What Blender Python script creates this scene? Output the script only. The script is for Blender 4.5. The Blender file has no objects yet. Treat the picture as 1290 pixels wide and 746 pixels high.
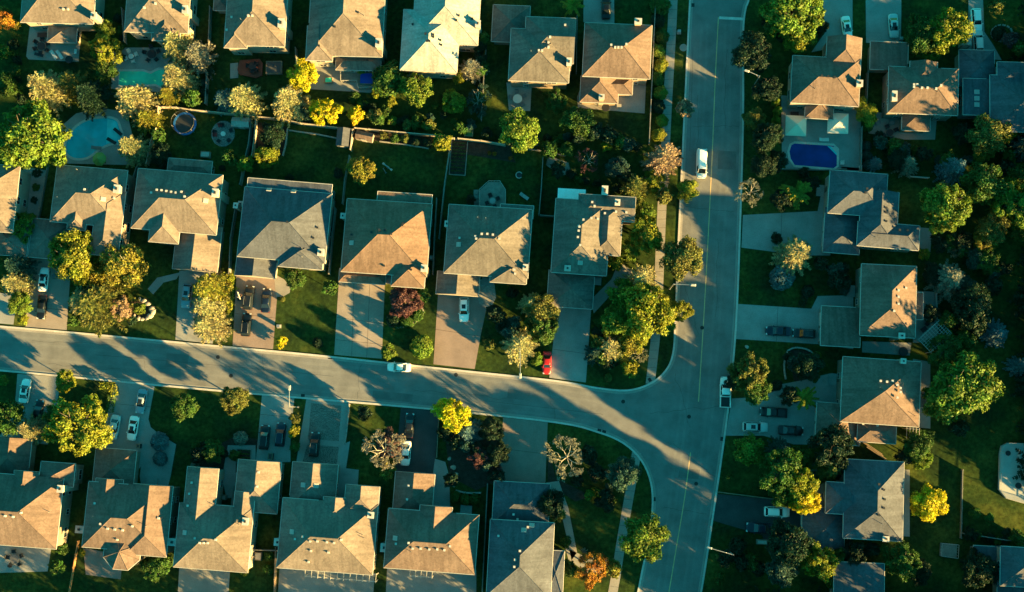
import bpy, math, random
import numpy as np
from mathutils import Vector, Matrix, Quaternion
random.seed(7)
SC = bpy.context.scene
COL = SC.collection
R = math.radians

# ---------------------------------------------------------------- camera (drone, 230 m up, tilted a few degrees)
W0, H0, FPX, ALT = 1290.0, 746.0, 1495.0, 230.0
NAD = (700.0, 530.0)                      # where straight-down falls in the frame
cam_d = bpy.data.cameras.new('drone_camera')
cam = bpy.data.objects.new('drone_camera', cam_d)
COL.objects.link(cam)
cam_d.sensor_width = 36.0
cam_d.lens = FPX / W0 * 36.0
cam_d.clip_start = 1.0
cam_d.clip_end = 5000.0
_n = Vector(((NAD[0] - W0/2) / FPX, -(NAD[1] - H0/2) / FPX, -1)).normalized()
CAMQ = _n.rotation_difference(Vector((0, 0, -1)))
cam.rotation_mode = 'QUATERNION'
cam.rotation_quaternion = CAMQ
CAMP = Vector((0, 0, ALT))
cam.location = CAMP
SC.camera = cam

# ---------------------------------------------------------------- light: low warm sun, deep blue-green sky
SUN_EL = 11.5
SUN_XY = Vector((0.872, -0.49)).normalized()
TO_SUN = Vector((SUN_XY.x*math.cos(R(SUN_EL)), SUN_XY.y*math.cos(R(SUN_EL)), math.sin(R(SUN_EL))))
world = bpy.data.worlds.new('World'); SC.world = world; world.use_nodes = True
wn = world.node_tree.nodes; wl = world.node_tree.links
wn.clear()
sky = wn.new('ShaderNodeTexSky'); sky.sky_type = 'NISHITA'; sky.sun_disc = False
sky.sun_elevation = R(SUN_EL); sky.sun_rotation = math.atan2(SUN_XY.x, SUN_XY.y)
sky.air_density = 1.0; sky.dust_density = 0.3; sky.ozone_density = 4.0
tint = wn.new('ShaderNodeMix'); tint.data_type = 'RGBA'; tint.blend_type = 'MULTIPLY'
tint.inputs[0].default_value = 1.0
tint.inputs[7].default_value = (0.115, 0.86, 0.52, 1)
bg = wn.new('ShaderNodeBackground'); bg.inputs[1].default_value = 0.078
wo = wn.new('ShaderNodeOutputWorld')
wl.new(sky.outputs[0], tint.inputs[6]); wl.new(tint.outputs[2], bg.inputs[0]); wl.new(bg.outputs[0], wo.inputs[0])
sun_d = bpy.data.lights.new('sun', 'SUN'); sun_d.energy = 5.0; sun_d.angle = R(0.8)
sun_d.color = (1.0, 0.65, 0.21)
sun = bpy.data.objects.new('sun', sun_d); COL.objects.link(sun)
sun.rotation_mode = 'QUATERNION'; sun.rotation_quaternion = TO_SUN.to_track_quat('Z', 'Y')
sun.location = (60, -40, 120)
SC.view_settings.view_transform = 'Standard'
SC.view_settings.look = 'None'
SC.view_settings.gamma = 1.0
SC.view_settings.exposure = 2.82
SC.view_settings.use_curve_mapping = False
SC.cycles.max_bounces = 5; SC.cycles.diffuse_bounces = 2; SC.cycles.glossy_bounces = 2
SC.cycles.transparent_max_bounces = 4
SC.cycles.use_denoising = True

def P(x, y, z=0.0):
    """where the ray through photo point (x, y) meets height z"""
    d = CAMQ @ Vector(((x - W0/2) / FPX, -(y - H0/2) / FPX, -1))
    t = (z - ALT) / d.z
    q = CAMP + d * t
    return Vector((q.x, q.y, z))
def M(x, y, z=0.0):
    """metres per photo pixel there"""
    return (P(x + 5, y, z) - P(x - 5, y, z)).length / 10

# ---------------------------------------------------------------- materials
MATS = {}
def nmat(name):
    m = bpy.data.materials.new(name); m.use_nodes = True
    nt = m.node_tree; b = nt.nodes['Principled BSDF']
    MATS[name] = m
    return m, nt, b
def mat(name, col, rough=0.85, var=0.25, scale=0.6, fine=0.2, fscale=9.0, spec=0.3, bump=0.0, metal=0.0, objcol=False):
    if name in MATS: return MATS[name]
    m, nt, b = nmat(name)
    N = nt.nodes; L = nt.links
    tc = N.new('ShaderNodeNewGeometry')
    n1 = N.new('ShaderNodeTexNoise'); n1.inputs['Scale'].default_value = scale; n1.inputs['Detail'].default_value = 5; n1.inputs['Roughness'].default_value = .62
    n2 = N.new('ShaderNodeTexNoise'); n2.inputs['Scale'].default_value = fscale; n2.inputs['Detail'].default_value = 3
    L.new(tc.outputs['Position'], n1.inputs['Vector']); L.new(tc.outputs['Position'], n2.inputs['Vector'])
    def rng(src, amt):
        mr = N.new('ShaderNodeMapRange'); mr.inputs[1].default_value = .3; mr.inputs[2].default_value = .7
        mr.inputs[3].default_value = 1 - amt; mr.inputs[4].default_value = 1 + amt
        L.new(src, mr.inputs[0]); return mr.outputs[0]
    a = rng(n1.outputs[0], var); c = rng(n2.outputs[0], fine)
    mu = N.new('ShaderNodeMath'); mu.operation = 'MULTIPLY'; L.new(a, mu.inputs[0]); L.new(c, mu.inputs[1])
    vm = N.new('ShaderNodeVectorMath'); vm.operation = 'SCALE'
    if objcol:
        oi = N.new('ShaderNodeObjectInfo'); L.new(oi.outputs['Color'], vm.inputs[0])
    else:
        vm.inputs[0].default_value = col[:3]
    L.new(mu.outputs[0], vm.inputs['Scale']); L.new(vm.outputs[0], b.inputs['Base Color'])
    b.inputs['Roughness'].default_value = rough; b.inputs['Metallic'].default_value = metal
    b.inputs['Specular IOR Level'].default_value = spec
    if bump:
        bp = N.new('ShaderNodeBump'); bp.inputs['Strength'].default_value = bump; bp.inputs['Distance'].default_value = .06
        L.new(n2.outputs[0], bp.inputs['Height']); L.new(bp.outputs[0], b.inputs['Normal'])
    return m
def plain(name, col, rough=0.5, spec=0.4, metal=0.0):
    return mat(name, col, rough, var=.08, scale=1.5, fine=.05, spec=spec, metal=metal)

def roof_mat(name, col):
    if name in MATS: return MATS[name]
    m, nt, b = nmat(name); N = nt.nodes; L = nt.links
    g = N.new('ShaderNodeNewGeometry')
    sn = N.new('ShaderNodeSeparateXYZ'); L.new(g.outputs['Normal'], sn.inputs[0])
    def stretch(sx, sy, sc):
        mp = N.new('ShaderNodeMapping'); mp.inputs['Scale'].default_value = (sx, sy, .3)
        L.new(g.outputs['Position'], mp.inputs['Vector'])
        t = N.new('ShaderNodeTexNoise'); t.inputs['Scale'].default_value = sc; t.inputs['Detail'].default_value = 5; t.inputs['Roughness'].default_value = .65
        L.new(mp.outputs[0], t.inputs['Vector']); return t.outputs[0]
    sA = stretch(1.6, .16, .8); sB = stretch(.16, 1.6, .8)
    ab = N.new('ShaderNodeMath'); ab.operation = 'ABSOLUTE'; L.new(sn.outputs[0], ab.inputs[0])
    gt = N.new('ShaderNodeMath'); gt.operation = 'GREATER_THAN'; gt.inputs[1].default_value = .3; L.new(ab.outputs[0], gt.inputs[0])
    mx = N.new('ShaderNodeMix'); L.new(gt.outputs[0], mx.inputs[0]); L.new(sA, mx.inputs[2]); L.new(sB, mx.inputs[3])
    big = N.new('ShaderNodeTexNoise'); big.inputs['Scale'].default_value = .22; big.inputs['Detail'].default_value = 3; L.new(g.outputs['Position'], big.inputs['Vector'])
    # shingle tabs: random value per tab in courses up the slope
    vo = N.new('ShaderNodeTexVoronoi'); vo.feature = 'F1'; vo.inputs['Scale'].default_value = 3.2; L.new(g.outputs['Position'], vo.inputs['Vector'])
    sv = N.new('ShaderNodeSeparateColor'); L.new(vo.outputs['Color'], sv.inputs[0])
    gr = N.new('ShaderNodeTexNoise'); gr.inputs['Scale'].default_value = 14; gr.inputs['Detail'].default_value = 2; L.new(g.outputs['Position'], gr.inputs['Vector'])
    def rng(src, lo, hi, a=.3, c=.7):
        mr = N.new('ShaderNodeMapRange'); mr.inputs[1].default_value = a; mr.inputs[2].default_value = c
        mr.inputs[3].default_value = lo; mr.inputs[4].default_value = hi; L.new(src, mr.inputs[0]); return mr.outputs[0]
    vals = [rng(mx.outputs[0], .74, 1.20), rng(big.outputs[0], .82, 1.18), rng(sv.outputs[0], .87, 1.13, 0, 1), rng(gr.outputs[0], .86, 1.14)]
    cur = vals[0]
    for v in vals[1:]:
        q = N.new('ShaderNodeMath'); q.operation = 'MULTIPLY'; L.new(cur, q.inputs[0]); L.new(v, q.inputs[1]); cur = q.outputs[0]
    vm = N.new('ShaderNodeVectorMath'); vm.operation = 'SCALE'; vm.inputs[0].default_value = col[:3]; L.new(cur, vm.inputs['Scale'])
    L.new(vm.outputs[0], b.inputs['Base Color']); b.inputs['Roughness'].default_value = .92; b.inputs['Specular IOR Level'].default_value = .15
    bp = N.new('ShaderNodeBump'); bp.inputs['Strength'].default_value = .35; bp.inputs['Distance'].default_value = .03
    L.new(sv.outputs[0], bp.inputs['Height']); L.new(bp.outputs[0], b.inputs['Normal'])
    return m

def leaf_mat(name='foliage'):
    m, nt, b = nmat(name); N = nt.nodes; L = nt.links
    oi = N.new('ShaderNodeObjectInfo'); g = N.new('ShaderNodeNewGeometry')
    n = N.new('ShaderNodeTexNoise'); n.inputs['Scale'].default_value = .55; n.inputs['Detail'].default_value = 3; L.new(g.outputs['Position'], n.inputs['Vector'])
    r1 = N.new('ShaderNodeMapRange'); r1.inputs[3].default_value = .62; r1.inputs[4].default_value = 1.45; L.new(g.outputs['Random Per Island'], r1.inputs[0])
    r2 = N.new('ShaderNodeMapRange'); r2.inputs[1].default_value = .3; r2.inputs[2].default_value = .7; r2.inputs[3].default_value = .72; r2.inputs[4].default_value = 1.3; L.new(n.outputs[0], r2.inputs[0])
    mu = N.new('ShaderNodeMath'); mu.operation = 'MULTIPLY'; L.new(r1.outputs[0], mu.inputs[0]); L.new(r2.outputs[0], mu.inputs[1])
    hs = N.new('ShaderNodeHueSaturation'); L.new(oi.outputs['Color'], hs.inputs['Color'])
    r3 = N.new('ShaderNodeMapRange'); r3.inputs[1].default_value = .3; r3.inputs[2].default_value = .7; r3.inputs[3].default_value = .475; r3.inputs[4].default_value = .53; L.new(n.outputs[0], r3.inputs[0])
    L.new(r3.outputs[0], hs.inputs['Hue']); L.new(mu.outputs[0], hs.inputs['Value'])
    L.new(hs.outputs[0], b.inputs['Base Color']); b.inputs['Roughness'].default_value = .6; b.inputs['Specular IOR Level'].default_value = .25
    tr = N.new('ShaderNodeBsdfTranslucent'); L.new(hs.outputs[0], tr.inputs[0])
    ms = N.new('ShaderNodeMixShader'); ms.inputs[0].default_value = .28
    L.new(b.outputs[0], ms.inputs[1]); L.new(tr.outputs[0], ms.inputs[2]); L.new(ms.outputs[0], N['Material Output'].inputs[0])
    return m
LEAF = leaf_mat()
BARK = mat('bark', (.10, .08, .06), .9, .3, 2)
PALEBARK = mat('pale_bark', (.30, .27, .22), .9, .3, 2)

def lawn_mat():
    m, nt, b = nmat('lawn_grass'); N = nt.nodes; L = nt.links
    g = N.new('ShaderNodeNewGeometry')
    def noise(s, d=4):
        t = N.new('ShaderNodeTexNoise'); t.inputs['Scale'].default_value = s; t.inputs['Detail'].default_value = d; t.inputs['Roughness'].default_value = .65
        L.new(g.outputs['Position'], t.inputs['Vector']); return t.outputs[0]
    a = noise(.13, 8); f = noise(1.3, 6); h = noise(9, 2)
    cr = N.new('ShaderNodeValToRGB'); L.new(a, cr.inputs[0])
    e = cr.color_ramp.elements; e[0].position = .34; e[0].color = (.013, .026, .011, 1); e[1].position = .68; e[1].color = (.070, .082, .018, 1)
    k = cr.color_ramp.elements.new(.52); k.color = (.029, .050, .012, 1)
    r = N.new('ShaderNodeMapRange'); r.inputs[1].default_value = .3; r.inputs[2].default_value = .7; r.inputs[3].default_value = .5; r.inputs[4].default_value = 1.55; L.new(f, r.inputs[0])
    r2 = N.new('ShaderNodeMapRange'); r2.inputs[1].default_value = .3; r2.inputs[2].default_value = .7; r2.inputs[3].default_value = .75; r2.inputs[4].default_value = 1.25; L.new(h, r2.inputs[0])
    mu = N.new('ShaderNodeMath'); mu.operation = 'MULTIPLY'; L.new(r.outputs[0], mu.inputs[0]); L.new(r2.outputs[0], mu.inputs[1])
    vm = N.new('ShaderNodeVectorMath'); vm.operation = 'SCALE'; L.new(cr.outputs[0], vm.inputs[0]); L.new(mu.outputs[0], vm.inputs['Scale'])
    L.new(vm.outputs[0], b.inputs['Base Color']); b.inputs['Roughness'].default_value = 1; b.inputs['Specular IOR Level'].default_value = 0.05
    bp = N.new('ShaderNodeBump'); bp.inputs['Strength'].default_value = .5; bp.inputs['Distance'].default_value = .08; L.new(h, bp.inputs['Height']); L.new(bp.outputs[0], b.inputs['Normal'])
    return m
LAWN = lawn_mat()
ASPHALT = mat('asphalt', (.172, .170, .166), .9, .22, .28, .16, 7, .2)
CONC = mat('concrete', (.27, .25, .23), .9, .16, .35, .10, 5, .2)
CONCG = mat('grey_concrete', (.265, .26, .25), .9, .16, .35, .10, 5, .2)
TANDRIVE = mat('tan_driveway', (.285, .235, .205), .9, .15, .4, .10, 5, .2)
PINKDRIVE = mat('rose_driveway', (.25, .185, .16), .9, .15, .4, .10, 5, .2)
DARKDRIVE = mat('dark_driveway', (.055, .057, .060), .9, .2, .4, .14, 5, .2)
COBBLE = mat('cobble_pavers', (.16, .145, .13), .9, .2, .6, .55, 5, .2, .6)
KERB = mat('kerb_concrete', (.50, .46, .42), .9, .15, .5, .1, 5, .2)
SOIL = mat('soil', (.045, .035, .028), 1, .35, 1.2, .3, 6, .05, .5)
WHITE = plain('white_trim', (.40, .38, .35), .5)
IRON = plain('cast_iron', (.02, .02, .02), .7)
GLASS = plain('window_glass', (.015, .022, .03), .08, .6)
PAINTY = mat('yellow_road_paint', (.62, .42, .20), .8, .2, 1, .2)
PAINTW = mat('white_road_paint', (.55, .53, .50), .8, .2, 1, .2)
METAL = plain('grey_metal', (.35, .35, .35), .4, .5, .6)
GREYPLASTIC = plain('grey_plastic', (.20, .20, .20), .5)
DARKPLASTIC = plain('dark_plastic', (.025, .027, .03), .5)
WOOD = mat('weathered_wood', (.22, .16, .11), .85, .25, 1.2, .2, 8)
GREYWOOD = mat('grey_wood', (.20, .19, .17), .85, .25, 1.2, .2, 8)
REDWOOD = mat('red_stained_wood', (.17, .045, .03), .8, .2, 1.2, .2, 8)
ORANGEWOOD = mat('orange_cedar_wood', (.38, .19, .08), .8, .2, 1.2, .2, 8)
BRICK = mat('tan_brick', (.22, .17, .13), .9, .18, .8, .22, 7)
BRICKR = mat('red_brick', (.18, .11, .08), .9, .18, .8, .22, 7)
SIDING = mat('cream_siding', (.30, .26, .21), .8, .12, .8, .12, 7)
SIDINGG = mat('grey_siding', (.20, .195, .18), .8, .12, .8, .12, 7)
STONE = mat('stone', (.28, .26, .23), .9, .3, 2, .3, 8, bump=.4)
OBJC = mat('painted_surface', (1, 1, 1), .5, .06, 1, .06, objcol=True)

# ---------------------------------------------------------------- mesh helpers
class MB:
    def __init__(s): s.v = []; s.f = []; s.m = []
    def add(s, vs, fs, mi=0):
        o = len(s.v); s.v += [tuple(v) for v in vs]; s.f += [tuple(i + o for i in f) for f in fs]; s.m += [mi]*len(fs)
    def box(s, c, size, rot=0.0, mi=0, taper=1.0):
        hx, hy, hz = size[0]/2, size[1]/2, size[2]/2; cr, sr = math.cos(rot), math.sin(rot); vs = []
        for z, t in ((-hz, 1), (hz, taper)):
            for x, y in ((-hx, -hy), (hx, -hy), (hx, hy), (-hx, hy)):
                x *= t; y *= t
                vs.append((c[0] + x*cr - y*sr, c[1] + x*sr + y*cr, c[2] + z))
        s.add(vs, [(3, 2, 1, 0), (4, 5, 6, 7), (0, 1, 5, 4), (1, 2, 6, 5), (2, 3, 7, 6), (3, 0, 4, 7)], mi)
    def prism(s, pts, z0, z1, mi=0):
        n = len(pts)
        a = sum(pts[i][0]*pts[(i+1) % n][1] - pts[(i+1) % n][0]*pts[i][1] for i in range(n))
        if a < 0: pts = pts[::-1]
        s.add([(p[0], p[1], z0) for p in pts] + [(p[0], p[1], z1) for p in pts],
              [tuple(range(n, 2*n)), tuple(range(n - 1, -1, -1))] + [(i, (i+1) % n, (i+1) % n + n, i + n) for i in range(n)], mi)
    def sheet(s, pts, z, mi=0):
        n = len(pts)
        a = sum(pts[i][0]*pts[(i+1) % n][1] - pts[(i+1) % n][0]*pts[i][1] for i in range(n))
        if a < 0: pts = pts[::-1]
        s.add([(p[0], p[1], z) for p in pts], [tuple(range(n))], mi)
    def tube(s, p0, p1, r0, r1=None, n=8, mi=0):
        r1 = r0 if r1 is None else r1
        p0 = Vector(p0); p1 = Vector(p1); d = (p1 - p0)
        if d.length < 1e-6: return
        q = d.to_track_quat('Z', 'Y'); vs = []
        for p, r in ((p0, r0), (p1, r1)):
            for i in range(n):
                a = 2*math.pi*i/n; vs.append(p + q @ Vector((r*math.cos(a), r*math.sin(a), 0)))
        s.add(vs, [(i, (i+1) % n, (i+1) % n + n, i + n) for i in range(n)] + [tuple(range(n - 1, -1, -1)), tuple(range(n, 2*n))], mi)
    def lathe(s, c, prof, n=20, mi=0, sx=1, sy=1):
        vs = []; fs = []
        for r, z in prof:
            for i in range(n):
                a = 2*math.pi*i/n; vs.append((c[0] + r*math.cos(a)*sx, c[1] + r*math.sin(a)*sy, c[2] + z))
        k = len(prof)
        for j in range(k - 1):
            for i in range(n): fs.append((j*n + i, j*n + (i+1) % n, (j+1)*n + (i+1) % n, (j+1)*n + i))
        fs.append(tuple(range(n - 1, -1, -1))); fs.append(tuple((k-1)*n + i for i in range(n)))
        s.add(vs, fs, mi)
    def mesh(s, name, mats, smooth=False, origin=(0, 0, 0)):
        me = bpy.data.meshes.new(name)
        o = origin
        me.from_pydata([(v[0] - o[0], v[1] - o[1], v[2] - o[2]) for v in s.v], [], s.f)
        if not isinstance(mats, (list, tuple)): mats = [mats]
        for m in mats: me.materials.append(m)
        me.polygons.foreach_set('material_index', s.m)
        if smooth: me.polygons.foreach_set('use_smooth', [True]*len(s.f))
        me.update()
        return me
    def build(s, name, mats, parent=None, smooth=False, color=None):
        """geometry given in world metres; kept relative to the parent's origin"""
        o = world_loc(parent) if parent is not None else (0, 0, 0)
        return link(name, s.mesh(name, mats, smooth, o), parent, color)
WL = {}
def world_loc(o): return WL.get(o.name, (0, 0, 0))
def link(name, me, parent=None, color=None, loc=None, rz=0.0, scale=None):
    o = bpy.data.objects.new(name, me); COL.objects.link(o)
    if parent is not None: o.parent = parent; WL[o.name] = WL.get(parent.name, (0, 0, 0))
    if color is not None: o.color = (*color[:3], 1)
    if loc is not None: o.location = loc
    if rz: o.rotation_euler = (0, 0, rz)
    if scale is not None: o.scale = scale
    return o
LABELS = {}
def tag(o, label, cat, group=None):
    o['label'] = label; o['category'] = cat
    if group: o['group'] = group
    LABELS.setdefault(label, []).append((o.name, group))
    return o
def root(name, loc, label, cat, group=None, rz=0.0):
    o = bpy.data.objects.new(name, None); COL.objects.link(o); o.location = loc; o.empty_display_size = .5
    if rz: o.rotation_euler = (0, 0, rz)
    else: WL[o.name] = tuple(loc)
    tag(o, label, cat, group); return o
def one(name, mb, mats, loc, label, cat, group=None, smooth=False, color=None):
    """a thing that is a single mesh, geometry in world metres, origin at loc"""
    o = link(name, mb.mesh(name, mats, smooth, loc), None, color, loc); tag(o, label, cat, group); return o
def struct(name, mb, mats, smooth=False):
    o = link(name, mb.mesh(name, mats, smooth)); o['kind'] = 'structure'; return o
def fastmesh(name, V, F4, mats):
    me = bpy.data.meshes.new(name); n = len(V); k = len(F4)
    me.vertices.add(n); me.vertices.foreach_set('co', np.asarray(V, dtype=np.float32).ravel())
    me.loops.add(4*k); me.loops.foreach_set('vertex_index', np.asarray(F4, dtype=np.int32).ravel())
    me.polygons.add(k); me.polygons.foreach_set('loop_start', np.arange(0, 4*k, 4, dtype=np.int32))
    for m in mats: me.materials.append(m)
    me.update(calc_edges=True); me.validate()
    return me
# ================================================================ GROUND, ROADS, PATHS
g = MB(); g.sheet([(-900, -900), (900, -900), (900, 900), (-900, 900)], 0); struct('ground', g, LAWN)
def pp(pts, z=0.0): return [P(x, y, z).to_2d() for x, y in pts]
def smooth_line(pts, k=4):
    out = []
    n = len(pts)
    for i in range(n - 1):
        p0 = pts[max(i-1, 0)]; p1 = pts[i]; p2 = pts[i+1]; p3 = pts[min(i+2, n-1)]
        for j in range(k):
            t = j/k
            out.append(tuple(.5*((2*p1[c]) + (-p0[c] + p2[c])*t + (2*p0[c] - 5*p1[c] + 4*p2[c] - p3[c])*t*t + (-p0[c] + 3*p1[c] - 3*p2[c] + p3[c])*t**3) for c in (0, 1)))
    out.append(tuple(pts[-1])); return out
K_NW = smooth_line([(-260, 386), (-60, 406), (100, 420), (250, 434), (400, 448), (550, 464), (700, 480), (752, 489), (790, 492), (818, 484), (838, 468), (848, 445), (851, 400), (855, 300), (862, 150), (869, 5), (875, -120)])
K_SW = smooth_line([(-260, 442), (-60, 461), (100, 476), (250, 490), (400, 503), (550, 516), (700, 532), (752, 544), (785, 558), (808, 580), (820, 608), (822, 640), (817, 680), (806, 735), (790, 820)])
K_E = smooth_line([(962, -120), (945, -10), (939, 12), (936, 45), (936, 150), (932, 290), (927, 410), (919, 500), (909, 575), (898, 650), (885, 735), (868, 830)])
r = MB(); r.sheet(pp(K_NW + K_E + K_SW[::-1]), .004); struct('road', r, ASPHALT)
def band(pts, w, z0, z1, mb, side=0):
    """strip of width w (m) along world points"""
    pts = [Vector(p) for p in pts]; Lp = []; Rp = []
    for i, p in enumerate(pts):
        a = pts[max(i-1, 0)]; b = pts[min(i+1, len(pts)-1)]; t = (b - a).normalized(); nrm = Vector((-t.y, t.x))
        Lp.append(p + nrm*(w/2 + side*w/2)); Rp.append(p - nrm*(w/2 - side*w/2))
    n = len(pts); vs = []; fs = []
    for a, b in zip(Lp, Rp): vs += [(a.x, a.y, z0), (a.x, a.y, z1), (b.x, b.y, z1), (b.x, b.y, z0)]
    for i in range(n - 1):
        q = 4*i
        fs += [(q+1, q+2, q+6, q+5), (q, q+1, q+5, q+4), (q+2, q+3, q+7, q+6)]
    fs += [(0, 3, 2, 1), (4*n-4, 4*n-3, 4*n-2, 4*n-1)]
    mb.add(vs, fs)
def gutter_band(pts, side, name):
    k = MB(); band(pp(pts), .36, 0, .13, k, 0); struct(name, k, KERB)
    k = MB(); pw = [Vector(p) for p in pp(pts)]
    out = []
    for i, p in enumerate(pw):
        a = pw[max(i-1, 0)]; b = pw[min(i+1, len(pw)-1)]; t = (b - a).normalized(); out.append(p + Vector((-t.y, t.x))*side*.42)
    vs = []; fs = []
    for i, p in enumerate(out):
        a = out[max(i-1, 0)]; b = out[min(i+1, len(out)-1)]; t = (b - a).normalized(); nn = Vector((-t.y, t.x))*.2
        vs += [(p.x + nn.x, p.y + nn.y, .008), (p.x - nn.x, p.y - nn.y, .008)]
    for i in range(len(out) - 1): fs.append((2*i+1, 2*i+3, 2*i+2, 2*i))
    k.add(vs, fs); struct(name + '_gutter', k, CONC)
gutter_band(K_NW, -1, 'kerb_corner_block')
gutter_band(K_SW, 1, 'kerb_south_block')
gutter_band(K_E, -1, 'kerb_east_side')
# painted lines
m_ = MB()
def flatband(pts, w, z, mb):
    pw = [Vector(p) for p in pp(pts)]; vs = []; fs = []
    for i, p in enumerate(pw):
        a = pw[max(i-1, 0)]; b = pw[min(i+1, len(pw)-1)]; t = (b - a).normalized(); nn = Vector((-t.y, t.x))*w/2
        vs += [(p.x + nn.x, p.y + nn.y, z), (p.x - nn.x, p.y - nn.y, z)]
    for i in range(len(pw) - 1): fs.append((2*i+1, 2*i+3, 2*i+2, 2*i))
    mb.add(vs, fs)
flatband(smooth_line([(905, 22), (901, 100), (897, 200), (891, 320), (886, 410), (880, 506)]), .16, .009, m_)
flatband(smooth_line([(870, 570), (862, 630), (852, 690), (842, 750), (832, 800)]), .16, .009, m_)
struct('road_centre_line', m_, PAINTY)
m_ = MB(); flatband([(906, 22.5), (936, 24)], .55, .009, m_); struct('road_stop_line', m_, PAINTW)
m_ = MB()
for pts in ([(873, 60), (871, 130), (869, 190)], [(610, 505), (690, 514), (760, 522)], [(120, 447), (260, 459), (420, 474)]):
    flatband(smooth_line(pts), .05, .0065, m_)
rr = random.Random(5)
def wiggle(x0, y0, x1, y1, n=9, amp=2.0): return [(x0 + (x1-x0)*i/n + rr.uniform(-amp, amp), y0 + (y1-y0)*i/n + rr.uniform(-amp, amp)) for i in range(n+1)]
for a_ in ((40, 428, 150, 436), (180, 455, 190, 482), (330, 446, 338, 492), (455, 458, 450, 505), (520, 490, 640, 503), (690, 486, 700, 528), (820, 520, 905, 512), (850, 560, 900, 600),
           (866, 260, 925, 266), (858, 350, 880, 420), (905, 300, 903, 400), (880, 120, 878, 190), (915, 60, 912, 160), (872, 160, 932, 158), (835, 640, 890, 648), (60, 458, 150, 466), (560, 478, 566, 515), (850, 470, 870, 540)):
    flatband(wiggle(*a_), .045, .0065, m_)
struct('road_crack_line', m_, mat('tar', (.05, .05, .05)))
for i, pts in enumerate(([(210, 445), (238, 447), (236, 464), (208, 462)], [(640, 490), (668, 493), (667, 505), (639, 502)], [(905, 190), (928, 191), (927, 214), (904, 213)], [(856, 590), (882, 592), (880, 604), (854, 602)], [(470, 492), (520, 497), (519, 507), (469, 502)])):
    k = MB(); k.sheet(pp(pts), .0055); struct('road_patch', k, mat('asphalt_patch', (.135, .134, .130), .9, .2, .4, .15, 7, .2))
# paler worn wheel tracks
k = MB()
for off in (-21, -13, 12, 20):
    flatband(smooth_line([(903 + off*.9, 30), (897 + off, 200), (891 + off, 320), (886 + off, 410), (879 + off, 506), (866 + off, 620), (850 + off, 740)]), .5, .0050, k)
for off in (-17, -9, 9, 17):
    flatband(smooth_line([(-50, 434 + off), (100, 448 + off), (400, 476 + off), (600, 495 + off), (760, 516 + off)]), .5, .0050, k)
struct('road_wheel_track', k, mat('worn_asphalt', (.186, .184, .178), .9, .22, .28, .16, 7, .2))
# pavements (foot paths)
def sheet(name, pts, z, m, sm=False):
    s = MB(); s.sheet(pp(smooth_line(pts) if sm else pts), z); return struct(name, s, m)
def pathband(name, pts, w, z, m):
    s = MB(); flatband(smooth_line(pts), w, z, s); return struct(name, s, m)
pathband('pavement', [(851, -120), (848, 0), (845, 60), (841, 130), (838, 190), (834, 260), (831, 330), (828, 400), (823, 450), (819, 484)], 1.75, .012, CONC)
pathband('pavement', [(802, 570), (797, 600), (790, 640), (783, 680), (775, 730), (762, 800)], 1.75, .012, CONC)
# expansion joints in the pavements
j_ = MB()
for y in range(-10, 486, 11):
    xs = np.interp(y, [-10, 60, 190, 330, 484], [848, 845, 838, 831, 819]); a = P(xs-5.4, y+.3); b = P(xs+5.4, y)
    j_.box(((a.x+b.x)/2, (a.y+b.y)/2, .014), ((b-a).length, .04, .004), math.atan2(b.y-a.y, b.x-a.x))
for y in range(575, 745, 11):
    xs = np.interp(y, [570, 640, 730], [802, 790, 775]); a = P(xs-5.4, y-1.2); b = P(xs+5.4, y)
    j_.box(((a.x+b.x)/2, (a.y+b.y)/2, .014), ((b-a).length, .04, .004), math.atan2(b.y-a.y, b.x-a.x))
struct('pavement_joint', j_, SOIL)

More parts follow.
